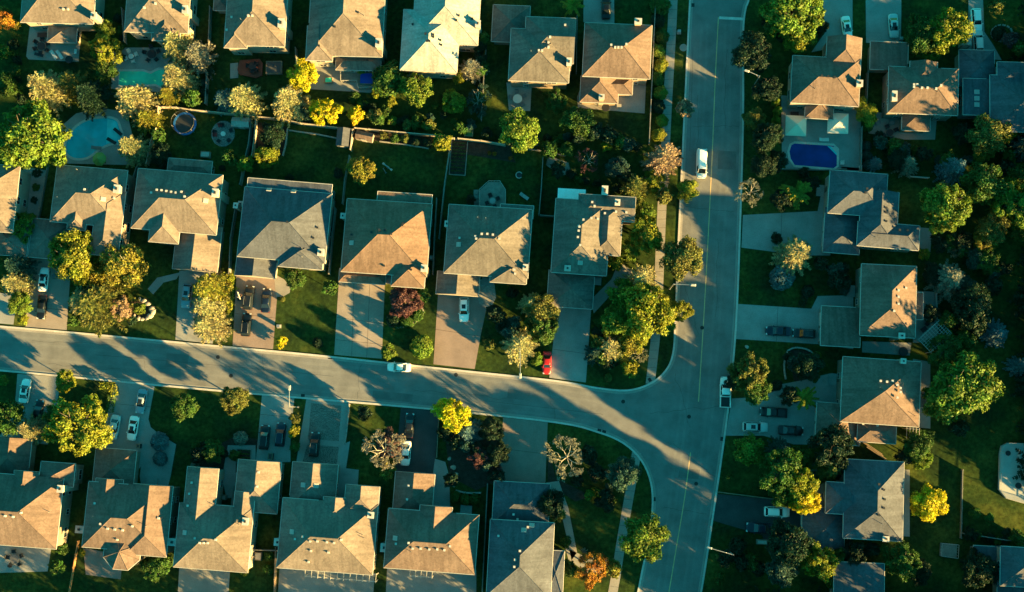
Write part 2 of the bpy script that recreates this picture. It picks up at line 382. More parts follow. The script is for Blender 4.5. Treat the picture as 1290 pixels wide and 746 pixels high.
Z1 = .016
DR = [
 ('driveway', [(-20, 366), (22, 372), (17, 409), (-30, 405)], CONCG),
 ('driveway', [(38, 325), (90, 325), (84, 416), (32, 412)], TANDRIVE),
 ('driveway', [(226, 341), (280, 341), (268, 433), (221, 428)], CONCG),
 ('driveway', [(298, 346), (351, 348), (344, 440), (293, 436)], PINKDRIVE),
 ('driveway', [(427, 352), (485, 354), (481, 452), (421, 447)], TANDRIVE),
 ('driveway', [(552, 368), (603, 370), (614, 384), (606, 420), (598, 465), (546, 459)], PINKDRIVE),
 ('driveway', [(702, 384), (745, 386), (738, 482), (692, 476)], CONCG),
 ('driveway', [(22, 471), (76, 475), (72, 515), (60, 560), (-4, 555), (18, 520)], CONCG),
 ('driveway', [(146, 481), (195, 486), (187, 528), (192, 545), (198, 560), (176, 590), (118, 584), (133, 530)], CONCG),
 ('driveway', [(330, 498), (371, 501), (366, 545), (366, 582), (322, 584)], CONCG),
 ('driveway', [(386, 502), (440, 508), (431, 592), (372, 590)], CONC),
 ('driveway', [(505, 514), (553, 518), (547, 602), (497, 598)], DARKDRIVE),
 ('driveway', [(634, 526), (690, 532), (687, 612), (626, 608)], PINKDRIVE),
 ('driveway', [(1030, -60), (1074, -60), (1074, 54), (1042, 62), (1022, 66), (1040, 40)], CONCG),
 ('driveway', [(1090, -60), (1136, -60), (1135, 56), (1091, 54)], CONCG),
 ('driveway', [(1220, -60), (1236, -60), (1240, 40), (1252, 58), (1262, 76), (1208, 70), (1220, 40)], CONCG),
 ('driveway', [(936, 271), (1030, 266), (1034, 246), (1046, 250), (1046, 322), (1010, 322), (934, 312)], CONCG),
 ('driveway', [(930, 383), (1022, 389), (1030, 373), (1075, 372), (1075, 440), (1036, 434), (925, 427)], CONCG),
 ('driveway', [(922, 502), (962, 500), (985, 484), (1038, 474), (1052, 478), (1036, 560), (1000, 560), (962, 549), (914, 549)], CONCG),
 ('driveway', [(903, 622), (1020, 634), (1014, 696), (970, 700), (960, 674), (895, 655)], DARKDRIVE),
 ('driveway', [(735, -60), (773, -60), (774, 30), (735, 28)], CONCG),
]
for n_, pts, m in DR: sheet(n_, pts, Z1, m)
sheet('driveway_inlay', [(392, 508), (430, 511), (427, 556), (388, 553)], Z1 + .005, COBBLE)
sheet('driveway_inlay', [(387, 560), (427, 563), (424, 588), (380, 586)], Z1 + .005, COBBLE)
# joints across the concrete drives
j_ = MB()
for a, b in (((425, 400), (483, 408)), ((423, 428), (482, 434)), ((446, 355), (443, 449)), ((466, 356), (462, 451)), ((35, 385), (87, 392)), ((296, 395), (348, 401)),
             ((549, 415), (607, 424)), ((697, 440), (741, 446)), ((138, 508), (191, 513)), ((328, 522), (369, 526)), ((630, 565), (688, 572)), ((980, 386), (978, 430)), ((985, 268), (983, 318))):
    a = P(*a); b = P(*b); j_.box(((a.x+b.x)/2, (a.y+b.y)/2, Z1+.0025), ((b-a).length, .05, .004), math.atan2(b.y-a.y, b.x-a.x))
struct('driveway_joint', j_, SOIL)
PATHS = [
 ('path', [(345, 345), (358, 352), (366, 362), (365, 369), (356, 374), (348, 374)], CONC),
 ('path', [(603, 352), (622, 352), (625, 375), (620, 385), (612, 388), (604, 383), (601, 370)], STONE),
 ('path', [(228, 343), (198, 350), (186, 364), (193, 371), (206, 356), (222, 352)], CONCG),
 ('path', [(185, 534), (198, 545), (222, 560), (215, 600), (205, 640), (182, 640), (176, 600)], CONCG),
 ('path', [(287, 561), (322, 561), (322, 600), (312, 625), (285, 628), (280, 600)], CONCG),
 ('path', [(441, 556), (436, 590), (452, 592), (449, 640), (424, 640), (430, 560)], CONCG),
 ('path', [(548, 578), (561, 582), (566, 600), (567, 640), (540, 640), (545, 600)], CONCG),
 ('path', [(688, 608), (704, 606), (716, 640), (727, 696), (720, 706), (708, 650), (700, 622), (688, 620)], CONC),
 ('path', [(712, 690), (735, 700), (775, 706), (773, 722), (740, 722), (716, 705)], CONCG),
 ('path', [(780, 330), (795, 340), (800, 352), (783, 357), (748, 395), (744, 378), (770, 352)], CONC),
 ('path', [(1022, 476), (1048, 470), (1060, 472), (1060, 510), (1020, 500)], CONCG),
 ('path', [(1086, 430), (1148, 432), (1146, 448), (1086, 444)], CONCG),
 ('path', [(1010, 600), (1060, 605), (1056, 645), (1012, 640)], CONCG),
]
for n_, pts, m in PATHS: sheet(n_, pts, Z1 + .004, m)
PATIOS = [
 ('patio', [(38, 30), (103, 30), (99, 78), (36, 75), (33, 71)], CONC),
 ('patio', [(142, 60), (232, 60), (226, 118), (140, 112)], CONCG),
 ('patio', [(76, 160), (96, 143), (130, 136), (160, 142), (168, 175), (164, 208), (80, 206)], CONCG),
 ('patio', [(380, 82), (482, 82), (480, 118), (420, 114), (382, 112)], CONCG),
 ('patio', [(638, 104), (670, 104), (668, 140), (641, 139)], CONC),
 ('patio', [(727, 122), (738, 96), (814, 100), (812, 143), (728, 136)], CONC),
 ('patio', [(984, 120), (1085, 130), (1084, 215), (990, 212), (985, 196)], CONCG),
 ('patio', [(1092, 140), (1180, 150), (1178, 176), (1140, 176), (1094, 168)], TANDRIVE),
 ('patio', [(1060, 210), (1086, 212), (1086, 224), (1060, 220)], CONCG),
 ('patio', [(0, 676), (65, 688), (60, 720), (-10, 722)], CONCG),
 ('patio', [(105, 690), (155, 700), (152, 730), (108, 724)], PINKDRIVE),
 ('patio', [(226, 712), (290, 716), (288, 746), (224, 746)], CONC),
 ('patio', [(352, 716), (472, 722), (470, 752), (350, 750)], CONCG),
 ('patio', [(488, 712), (600, 718), (600, 750), (486, 748)], CONCG),
 ('patio', [(1150, 366), (1180, 368), (1182, 430), (1150, 432)], CONC),
 ('patio', [(1150, 452), (1172, 456), (1172, 540), (1150, 538)], CONCG),
 ('patio', [(30, 210), (60, 215), (48, 285), (22, 285)], CONCG),
 ('patio', [(690, 196), (716, 205), (720, 218), (706, 222), (688, 208)], STONE),
 ('patio', [(1100, 590), (1146, 592), (1146, 676), (1130, 676)], CONCG),
 ('patio', [(1140, 285), (1174, 288), (1172, 318), (1140, 316)], CONCG),
]
for n_, pts, m in PATIOS: sheet(n_, pts, Z1, m)
# planted beds of bare soil
BEDS = [[(314, 152), (362, 160), (356, 196), (312, 190)], [(440, 162), (545, 172), (544, 186), (478, 178), (446, 176)],
        [(486, 398), (512, 384), (532, 388), (530, 402), (506, 414), (490, 412)], [(994, 440), (1018, 442), (1032, 450), (1028, 480), (1000, 480)],
        [(164, 380), (186, 376), (194, 392), (180, 402), (168, 398)], [(546, 170), (640, 182), (650, 205), (560, 190)],
        [(560, 540), (640, 540), (640, 600), (600, 618), (566, 600)], [(690, 560), (700, 602), (745, 625), (725, 632), (690, 610)],
        [(245, 575), (300, 548), (330, 555), (325, 562), (288, 562), (282, 596), (240, 590)]]
for b in BEDS: sheet('soil', b, .01, SOIL)
# drains and manholes
def flush(name, x, y, w, h, ang, label, cat, round_=False, m=IRON):
    c = P(x, y, .014); mb = MB()
    if round_: mb.lathe(c, [(w, -.006), (w, .006), (w*.86, .010)], 16)
    else:
        mb.box((c.x, c.y, .016), (w, h, .012), -R(ang))
        for k in range(4):
            o = (k - 1.5)*w/4.5; mb.box((c.x + o*math.cos(R(ang)), c.y - o*math.sin(R(ang)), .024), (w*.08, h*.9, .006), -R(ang))
    return one(name, mb, m, (c.x, c.y, 0), label, cat)
for x, y, a, lb in ((416, 450.5, 4, 'square iron storm drain at the kerb below the lit front lawn'),
                    (381.5, 498.5, 4, 'square iron storm drain at the kerb beside the cobbled driveway'),
                    (752.5, 488.5, 6, 'storm drain at the north kerb, the one nearer the grey driveway'),
                    (758.5, 489.3, 6, 'storm drain at the north kerb, the one nearer the corner'),
                    (755, 542.5, 14, 'storm drain at the south kerb, the one nearer the rose driveway'),
                    (761, 544, 14, 'storm drain at the south kerb, the one nearer the junction curve'),
                    (818.5, 478.5, 60, 'square iron cover at the end of the corner pavement'),
                    (824, 629, 90, 'storm drain on the curved kerb beside the leafy green tree'),
                    (909.5, 553, 96, 'storm drain at the east kerb below the parked pickup'),
                    (873, 6.5, 90, 'storm drain at the top of the street by the west kerb')):
    flush('storm_drain', x, y, .75, .6, a, lb, 'drain')
for x, y, lb in ((274.5, 450, 'round dark manhole cover in tree shade on the side street'),
                 (291, 473.5, 'faint manhole cover above the small round olive tree'),
                 (574.5, 472.3, 'small manhole cover right of the white car on the street'),
                 (785, 506, 'manhole cover in the mouth of the side street'),
                 (884.5, 413, 'manhole cover beside the centre line near the shaded corner'),
                 (868, 525, 'manhole cover on the junction below the end of the centre line'),
                 (877, 609.5, 'manhole cover right of the lower centre line')):
    flush('manhole_cover', x, y, .38, .38, 0, lb, 'manhole', True)
# ================================================================ HOUSES
RM = {'brown': roof_mat('brown_shingle', (.142, .100, .084)), 'tan': roof_mat('tan_shingle', (.158, .128, .112)), 'grey': roof_mat('grey_shingle', (.128, .112, .102)),
      'slate': roof_mat('slate_shingle', (.080, .086, .104)), 'pale': roof_mat('pale_shingle', (.30, .30, .28)), 'rust': roof_mat('rust_shingle', (.158, .104, .080))}
WM = {'brick': BRICK, 'red': BRICKR, 'cream': SIDING, 'grey': SIDINGG}

def local_pt(b, x, y):
    c, a = b['c'], b['a']; dx, dy = x - c.x, y - c.y
    return dx*math.cos(-a) - dy*math.sin(-a), dx*math.sin(-a) + dy*math.cos(-a)
def block_z(b, x, y):
    u, v = local_pt(b, x, y); hw, hh = b['w']/2, b['h']/2
    if abs(u) > hw or abs(v) > hh: return -1
    if b['t'][0] == 'f': return b['z']
    if b['t'][0] == 'x': d = [hh - abs(v)]; ends = ((u + hw), (hw - u))
    else: d = [hw - abs(u)]; ends = ((v + hh), (hh - v))        # south end, north end
    for e, k in zip(ends, b['t'][1:]):
        if k == 'h': d.append(e*b.get('hs', 1))
    return b['z'] + b['p']*min(d)
WIN_CACHE = {}
def window_mesh(w, h):
    k = (round(w, 2), round(h, 2))
    if k not in WIN_CACHE:
        f = MB(); t = .09
        f.box((0, 0, h/2 + t/2), (w + 2*t, .09, t)); f.box((0, 0, -h/2 - t/2), (w + 2*t, .14, t))
        f.box((-w/2 - t/2, 0, 0), (t, .09, h)); f.box((w/2 + t/2, 0, 0), (t, .09, h)); f.box((0, 0, 0), (.05, .06, h))
        p = MB(); p.box((0, .0, 0), (w, .03, h))
        WIN_CACHE[k] = (f.mesh('window', WHITE), p.mesh('pane', GLASS))
    return WIN_CACHE[k]
def house(label, ang, roof, wall, blocks, chim=(), vents=(), vcol='w', sky=(), gar=(), octo=None, win='SEW', name='house', cat='house', dish=(), boxw=()):
    a = -R(ang); B = []
    for i, (x0, y0, x1, y1, t, z, p) in enumerate(blocks):
        z = z + i*.013
        c = P((x0+x1)/2, (y0+y1)/2, z); m = M((x0+x1)/2, (y0+y1)/2, z)
        B.append(dict(c=c, w=(x1-x0)*m, h=(y1-y0)*m, t=t, z=z, p=p, a=a, i=i))
    o = root(name, (B[0]['c'].x, B[0]['c'].y, 0), label, cat)
    def zat(x, y):
        return max([block_z(b, x, y) for b in B] + ([octz(x, y)] if octo else []))
    if octo:
        ox, oy, orad, oz, op = octo; oc = P(ox, oy, oz); orm = orad*M(ox, oy, oz)
        def octz(x, y):
            d = math.hypot(x - oc.x, y - oc.y); return oz + op*(orm*.94 - d) if d < orm*.94 else -1
    def on_roof(px, py):
        z = 6
        for _ in range(6):
            q = P(px, py, z); zz = zat(q.x, q.y)
            if zz < 0: return None
            z = z*.3 + zz*.7
        q = P(px, py, z); return Vector((q.x, q.y, zat(q.x, q.y)))
    rb = MB(); wb = MB(); gb = MB(); th = .16
    for b in B:
        hw, hh, z, p, t = b['w']/2, b['h']/2, b['z'], b['p'], b['t']
        def T(u, v, zz): return (b['c'].x + u*math.cos(a) - v*math.sin(a), b['c'].y + u*math.sin(a) + v*math.cos(a), zz)
        if t[0] == 'f':
            rb.box((b['c'].x, b['c'].y, z - th/2), (b['w'], b['h'], th), a); zr = z
        else:
            if t[0] == 'x':
                zr = z + p*hh; e0 = -hw + (hh if t[1] == 'h' else 0); e1 = hw - (hh if t[2] == 'h' else 0)
                if e0 > e1: e0 = e1 = (e0 + e1)/2
                r0, r1 = (e0, 0), (e1, 0)
                cs = [(-hw, -hh), (hw, -hh), (hw, hh), (-hw, hh)]; S = [(0, 1, 5, 4), (2, 3, 4, 5)]; G = [((3, 0, 4), t[1]), ((1, 2, 5), t[2])]
            else:
                zr = z + p*hw; e0 = -hh + (hw if t[1] == 'h' else 0); e1 = hh - (hw if t[2] == 'h' else 0)
                if e0 > e1: e0 = e1 = (e0 + e1)/2
                r0, r1 = (0, e0), (0, e1)
                cs = [(-hw, -hh), (hw, -hh), (hw, hh), (-hw, hh)]; S = [(1, 2, 5, 4), (3, 0, 4, 5)]; G = [((0, 1, 4), t[1]), ((2, 3, 5), t[2])]
            if r0 == r1: zr = z + p*(min(hw, hh))
            vs = [T(*c, z) for c in cs] + [T(*r0, zr), T(*r1, zr)] + [T(*c, z - th) for c in cs]
            rb.add(vs, S + [(0, 1, 7, 6), (1, 2, 8, 7), (2, 3, 9, 8), (3, 0, 6, 9), (9, 8, 7, 6)], 0)
            for f, k in G: rb.add([vs[i] for i in f], [(0, 1, 2)], 0 if k == 'h' else 1)
            # ridge cap and hip caps
            up = Vector((0, 0, .03))
            V = [Vector(v) for v in vs]
            if (V[4] - V[5]).length > .3: gb.tube(V[4] + up, V[5] + up, .07, n=5, mi=1)
            for f, k in G:
                if k == 'h':
                    for q in (f[0], f[1]):
                        gb.tube(V[q] + up, V[f[2]] + up, .06, n=4, mi=1)
        ov = .42 + .012*b['i']
        zt = z - th + .02 if t[0] != 'f' else z - th
        cs = [T(-hw+ov, -hh+ov, 0), T(hw-ov, -hh+ov, 0), T(hw-ov, hh-ov, 0), T(-hw+ov, hh-ov, 0)]
        wb.prism([c[:2] for c in cs], -.1, zt)
        # gutters
        for (u0, v0, u1, v1, side) in ((-hw, -hh, hw, -hh, 0), (-hw, hh, hw, hh, 1), (-hw, -hh, -hw, hh, 2), (hw, -hh, hw, hh, 3)):
            n = 8; run = None
            for k in range(n):
                f0, f1 = k/n, (k+1)/n; um, vm = u0 + (u1-u0)*(f0+f1)/2, v0 + (v1-v0)*(f0+f1)/2
                q = T(um, vm, z); inside = any(block_z(c, q[0], q[1]) > z + .02 for c in B if c is not b)
                if not inside:
                    if run is None: run = f0
                if (inside or k == n-1) and run is not None:
                    fe = f0 if inside else f1
                    A = T(u0 + (u1-u0)*run, v0 + (v1-v0)*run, z - .03); E = T(u0 + (u1-u0)*fe, v0 + (v1-v0)*fe, z - .03)
                    gb.tube(A, E, .07, n=6, mi=0); run = None
    # walls facing the viewer, with windows
    nwin = 0
    for b in B:
        hw, hh = b['w']/2 - .42, b['h']/2 - .42
        for s in win:
            L_ = b['w'] if s in 'SN' else b['h']
            nrm = {'S': (0, -1), 'N': (0, 1), 'E': (1, 0), 'W': (-1, 0)}[s]
            k = max(1, int((L_ - 2)/3.4))
            for i in range(k):
                s_ = (i + .5)/k*2 - 1
                u, v = (s_*(hw - .4), nrm[1]*hh) if s in 'SN' else (nrm[0]*hw, s_*(hh - .4))
                du, dv = nrm[0]*.9, nrm[1]*.9
                q = (b['c'].x + (u+du)*math.cos(a) - (v+dv)*math.sin(a), b['c'].y + (u+du)*math.sin(a) + (v+dv)*math.cos(a))
                if any(block_z(c, *q) > 0 for c in B if c is not b): continue
                for lev in ((1.5, 4.3) if b['z'] > 5 else (1.5,)):
                    if b['z'] < 4 and (b['i'] in gar or random.random() < .4): continue
                    if random.random() < .18: continue
                    w = random.choice((1.0, 1.3, 1.8)); fm, pm = window_mesh(w, 1.25)
                    off = .03
                    x = b['c'].x + (u + nrm[0]*off)*math.cos(a) - (v + nrm[1]*off)*math.sin(a); y = b['c'].y + (u + nrm[0]*off)*math.sin(a) + (v + nrm[1]*off)*math.cos(a)
                    rz = a + {'S': 0, 'N': math.pi, 'E': math.pi/2, 'W': -math.pi/2}[s]
                    fo = link('window', fm, o, loc=(x - o.location.x, y - o.location.y, lev), rz=rz); link('pane', pm, fo); nwin += 1
    wb.build('wall', WM[wall], o)
    ro = rb.build('roof', [RM[roof], WM[wall]], o)
    if octo:
        ob = MB(); vs = []
        n = 8
        for i in range(n):
            q = 2*math.pi*(i + .5)/n + a; vs.append((oc.x + orm*math.cos(q), oc.y + orm*math.sin(q), oz))
        vs2 = [(v[0], v[1], oz - th) for v in vs]
        ob.add(vs + vs2 + [(oc.x, oc.y, oz + op*orm*.93)], [(i, (i+1) % n, 16) for i in range(n)] + [(i + 8, (i+1) % n + 8, (i+1) % n, i) for i in range(n)] + [tuple(range(15, 7, -1))])
        ob.build('turret_roof', RM[roof], o)
        ob = MB(); ob.prism([(oc.x + (v[0]-oc.x)*.88, oc.y + (v[1]-oc.y)*.88) for v in vs], 0, oz - th + .01); ob.build('turret_wall', WM[wall], o)
        for i in range(n):
            gb.tube((vs[i][0], vs[i][1], oz-.03), (vs[(i+1) % n][0], vs[(i+1) % n][1], oz-.03), .08, n=5)
            gb.tube((vs[i][0], vs[i][1], oz+.03), (oc.x, oc.y, oz + op*orm*.93 + .03), .06, n=4, mi=1)
    gb.build('gutter', [WHITE, RM[roof]], ro)
    for (x, y, w, h, up, m) in chim:
        zt = 7.2 + up; q = P(x, y, zt); cb = MB()
        cb.box((q.x, q.y, zt/2), (w, h, zt), a); cb.box((q.x, q.y, zt + .08), (w + .22, h + .22, .16), a, 1)
        cb.box((q.x, q.y, zt + .3), (w*.35, h*.35, .3), a, 2); cb.build('chimney', [WM.get(m, SIDING), KERB, DARKPLASTIC], ro)
    for (x, y) in vents:
        q = on_roof(x, y)
        if q is None: continue
        vb = MB(); vb.box((q.x, q.y, q.z + .12), (.34, .34, .3), a, taper=.75); vb.box((q.x, q.y, q.z + .31), (.40, .40, .05), a)
        vb.build('roof_vent', KERB if vcol == 'w' else DARKPLASTIC, ro)
    for (x, y) in dish:
        q = on_roof(x, y)
        if q is None: continue
        vb = MB(); vb.tube(q - Vector((0, 0, .1)), q + Vector((0, 0, .9)), .05, n=6); vb.build('vent_pipe', METAL, ro)
    for (x, y) in sky:
        q = on_roof(x, y)
        if q is None: continue
        e = .3; sx = (zat(q.x + e, q.y) - zat(q.x - e, q.y))/(2*e); sy = (zat(q.x, q.y + e) - zat(q.x, q.y - e))/(2*e)
        nrm = Vector((-sx, -sy, 1)).normalized(); rot = Vector((0, 0, 1)).rotation_difference(nrm).to_matrix() @ Matrix.Rotation(a, 3, 'Z')
        for nm, sz, hh, mm in (('skylight', (.95, .85), .12, WHITE), ('pane', (.80, .70), .15, plain('skylight_dome', (.30, .30, .28), .35))):
            kb = MB(); kb.box((0, 0, 0), (sz[0], sz[1], hh*2))
            kb.v = [tuple(rot @ Vector(v) + q) for v in kb.v]
            if nm == 'skylight': so = kb.build(nm, mm, ro)
            else: kb.build(nm, mm, so)
    # garage doors
    for gi, side in (gar.items() if isinstance(gar, dict) else ()):
        b = B[gi]; s = {'S': (0, -1), 'N': (0, 1), 'W': (-1, 0), 'E': (1, 0)}[side]
        hw, hh = b['w']/2 - .42 - .012*gi, b['h']/2 - .42 - .012*gi
        for k in (-1, 1):
            L_ = (hw if s[0] == 0 else hh); dw = min(2.5, L_ - .5)
            u, v = ((k*(dw/2 + .25), s[1]*(hh + .04)) if s[0] == 0 else (s[0]*(hw + .04), k*(dw/2 + .25)))
            x = b['c'].x + u*math.cos(a) - v*math.sin(a); y = b['c'].y + u*math.sin(a) + v*math.cos(a)
            db = MB(); rz = a + (0 if s[0] == 0 else math.pi/2)
            db.box((x, y, 1.12), (dw, .06, 2.2), rz)
            for j in range(1, 4): db.box((x, y, j*.56), (dw, .09, .04), rz)
            db.build('garage_door', WHITE, o)
    # front door on the side given by the first garage
    if isinstance(gar, dict) and gar:
        gi, side = list(gar.items())[0]; s = {'S': (0, -1), 'N': (0, 1), 'W': (-1, 0), 'E': (1, 0)}[side]; b = B[0]
        hw, hh = b['w']/2 - .42, b['h']/2 - .42
        for fr in (.35, -.35, .7, -.7, 0):
            u, v = (fr*hw, s[1]*(hh + .03)) if s[0] == 0 else (s[0]*(hw + .03), fr*hh)
            x = b['c'].x + u*math.cos(a) - v*math.sin(a); y = b['c'].y + u*math.sin(a) + v*math.cos(a)
            if all(block_z(c, x + s[0], y + s[1]) < 0 for c in B[1:]):
                db = MB(); rz = a + (0 if s[0] == 0 else math.pi/2); db.box((x, y, 1.1), (1.0, .08, 2.1), rz); do = db.build('door', BARK, o)
                hb = MB(); hb.box((x + .35*math.cos(rz) + s[0]*.07, y + .35*math.sin(rz) + s[1]*.07, 1.05), (.12, .06, .04), rz); hb.build('handle', METAL, do)
                sb = MB(); sb.box((x + s[0]*.8, y + s[1]*.8, .12), (2.2, 1.5, .26), rz); sb.build('step', CONCG, o); break
    o['_z'] = 0; del o['_z']
    return o
E2, GZ = 5.9, 3.1
house('pale tan roofed house with a concrete patio of sun loungers behind it', 2, 'tan', 'cream',
      [(29, -60, 121, 30, 'yhh', E2, .5), (60, 30, 97, 54, 'yhh', 3.0, .4)], chim=[(118, 20, .9, 1.2, .6, 'cream')], vents=[(80, 12), (86, 12)], win='SE', gar={})
house('tan hipped house above the emerald green pool', 2, 'tan', 'cream',
      [(160, -60, 240, 42, 'yhh', E2, .5), (192, 10, 228, 52, 'yhh', 5.7, .45)], chim=[(233, 12, .9, 1.4, .6, 'cream')], vents=[(182, 10), (196, 5)], win='SE')
house('tan hipped house with a red stained deck behind it', 2, 'tan', 'cream',
      [(286, -60, 362, 59, 'yhh', E2, .5), (283, 28, 312, 61, 'yhg', 5.85, .5), (270, -30, 290, 14, 'yhh', 3.0, .4)], chim=[(354, 29, 1, 1.6, .8, 'cream')],
      vents=[(313, 20), (318, 20), (292, 22), (286, 38)], win='SE', dish=[(304, 25)])
house('tan hipped house with a blue hot tub under its rear lean-to', 2, 'tan', 'cream',
      [(390, -40, 484, 72, 'yhh', E2, .5), (386, 32, 420, 77, 'yhg', 5.8, .5), (423, 68, 480, 89, 'xhh', 3.4, .4)], chim=[(477, 54, 1, 1.6, .9, 'cream')],
      vents=[(451, 16), (422, 34), (463, 76), (402, 58)], vcol='d', win='SE', dish=[(459, 20)])
house('house with the palest almost white hipped roof', 3, 'pale', 'cream',
      [(506, 12, 578, 91, 'yhh', E2, .5), (522, -50, 605, 57, 'yhh', E2, .5)], chim=[(602, 30, .8, 1.2, .3, 'cream')],
      vents=[(538, 52), (541, 52), (546, 44), (546, 47), (555, 51), (556, 57), (536, 43), (520, 31), (575, 26), (578, 20), (595, 24)], vcol='d', win='SE')
house('olive grey hipped house with a round white patio table behind it', 3, 'grey', 'brick',
      [(642, 36, 718, 104, 'yhh', E2, .5), (661, 21, 724, 80, 'xhg', E2 - .02, .5), (620, 6, 667, 54, 'yhh', 3.2, .45)], chim=[(717, 78, .8, 1.4, .4, 'brick')],
      vents=[(679, 64), (683, 64), (691, 54), (693, 47), (712, 32), (691, 60)], win='SE', dish=[(669, 65)])
house('square brown hipped house nearest the corner pavement with a smaller hipped wing behind', 3, 'brown', 'brick',
      [(735, 29, 820, 99, 'xhh', E2, .52), (731, 96, 779, 130, 'yhg', 3.3, .5), (752, 96, 797, 119, 'xgh', 3.25, .4)], chim=[(804, 27, 1.2, 1.0, .2, 'brick'), (758, 122, .9, .8, -1.8, 'cream')],
      vents=[(775, 60), (779, 60), (783, 60), (789, 56), (770, 57)], win='SE')
# middle row
house('house cut by the left edge with a sunlit tan roof beside the big lobed tree', 4, 'tan', 'cream', [(-75, 206, 21, 290, 'xhh', E2, .5), (-10, 282, 36, 322, 'yhh', 3.0, .45)], win='E', gar={1: 'S'})
house('tan house below the kidney shaped pool with two small front gables', 5, 'tan', 'brick',
      [(67, 211, 157, 283, 'xhh', E2, .5), (118, 240, 154, 322, 'yhh', E2 - .03, .5), (86, 255, 110, 290, 'yhg', E2, .55), (38, 277, 92, 326, 'yhh', 3.0, .45)],
      chim=[(147, 238, 1, 1.4, .8, 'cream')], sky=[(130, 251)], vents=[(107, 239), (144, 250)], win='SE', gar={3: 'S'}, dish=[(98, 214), (74, 249)])
house('tan house with a row of white roof vents and a tree hugging its driveway', 5, 'tan', 'brick',
      [(169, 216, 277, 292, 'xhh', E2, .5), (190, 250, 228, 306, 'yhg', E2 - .1, .55), (220, 284, 277, 341, 'ygg', 3.4, .5), (211, 201, 267, 220, 'xhh', 3.4, .4)],
      chim=[(271, 243, 1, 1.4, .8, 'cream'), (303, 257, .7, .9, -4.5, 'cream')], sky=[(259, 253)], vents=[(191, 243), (198, 239.5), (204, 240), (210, 241), (216, 242), (222, 243), (229, 242), (233, 248)], win='SE', gar={2: 'S'})
house('slate blue grey hipped house with three dark cars on its driveway', 5, 'slate', 'cream',
      [(303, 239, 414, 328, 'xhh', E2, .5), (352, 298, 408, 338, 'yhh', E2 - .1, .55), (311, 228, 418, 246, 'f', 5.6, 0), (297, 322, 348, 349, 'ygg', 3.1, .45)],
      chim=[(404, 318, 1, 1.2, .2, 'cream'), (297, 259, .7, .9, -2, 'cream')], sky=[(339, 239), (370, 241)], vents=[(362, 280), (395, 300), (400, 287)], vcol='d', win='SE', gar={3: 'S'}, dish=[(381, 313), (381, 324)])
house('brown hipped house with the broad empty sunlit driveway', 4, 'rust', 'brick',
      [(433, 253, 541, 346, 'xhh', E2, .5), (475, 243, 544, 260, 'f', 5.45, 0), (494, 322, 536, 362, 'yhh', E2 - .2, .55), (427, 340, 486, 357, 'xhh', 3.0, .4)],
      chim=[(534, 338, .9, 1.2, .1, 'brick'), (432, 272, .7, .9, -1.8, 'cream')], sky=[(443, 306)], vents=[(478, 290), (485, 290), (507, 284), (518, 340), (443, 296), (484, 335), (508, 282), (493, 295), (468, 293)], vcol='d', win='SE', gar={3: 'S'})
house('olive grey hipped house with an octagonal deck behind it', 4, 'grey', 'brick',
      [(562, 260, 668, 348, 'xhh', E2, .5), (618, 326, 664, 357, 'yhh', E2 - .1, .55), (630, 258, 672, 275, 'f', 5.5, 0), (550, 343, 604, 372, 'ygg', 3.1, .45)],
      chim=[(563, 282, .7, 1, -1.4, 'cream'), (662, 337, .8, 1, 0, 'cream')], sky=[(578, 308)], vents=[(599, 298), (600, 301), (607, 295), (614, 295), (621, 296), (629, 301), (648, 340), (649, 345), (579, 300)], win='SE', gar={3: 'S'}, dish=[(602, 274), (612, 275)])
house('grey roofed corner house with a white awning behind it, half under the trees', 4, 'grey', 'brick',
      [(697, 251, 767, 346, 'yhh', E2, .5), (728, 246, 800, 278, 'xhg', E2 - .1, .45), (748, 256, 783, 322, 'yhh', E2 - .05, .5), (690, 341, 748, 388, 'yhh', 3.2, .5)],
      chim=[(762, 240, 1, 1.6, -.5, 'brick'), (778, 255, .8, 1, .3, 'cream'), (715, 338, 1, .9, -.3, 'cream')], sky=[(731, 331)],
      vents=[(729, 285), (729, 291), (728, 299), (735, 277), (745, 275), (753, 276), (730, 286), (746, 255), (749, 260), (762, 269), (776, 267), (789, 268), (731, 309)], win='SEW', gar={3: 'S'})
# bottom row
house('brown house at the lower left with a round concrete patio below it', 4, 'brown', 'brick',
      [(-45, 599, 76, 686, 'xhh', E2, .5), (-8, 552, 38, 600, 'yhg', 3.2, .5), (50, 583, 94, 612, 'yhh', 5.2, .5), (16, 594, 48, 625, 'yhg', E2 - .1, .5)],
      chim=[(76, 616, 1, 1.2, .2, 'cream'), (100, 667, 1.3, 1.2, -5.6, 'cream')], vents=[(7, 650), (17, 651), (27, 646)], win='ES', gar={1: 'N'}, dish=[(63, 645)])
house('brown house with an octagonal turret roof at its rear', 4, 'brown', 'brick',
      [(107, 611, 208, 692, 'xhh', E2, .5), (163, 612, 214, 699, 'yhg', E2 - .03, .5), (118, 604, 153, 656, 'yhg', E2 - .4, .5), (118, 566, 170, 616, 'yhh', 3.4, .5)], octo=(154, 694, 25, 5.6, .45),
      vents=[(136, 666), (145, 667), (155, 668), (167, 663), (120, 634), (127, 660), (200, 653), (148, 680)], win='ES', gar={2: 'N'}, dish=[(185, 663), (119, 650)])
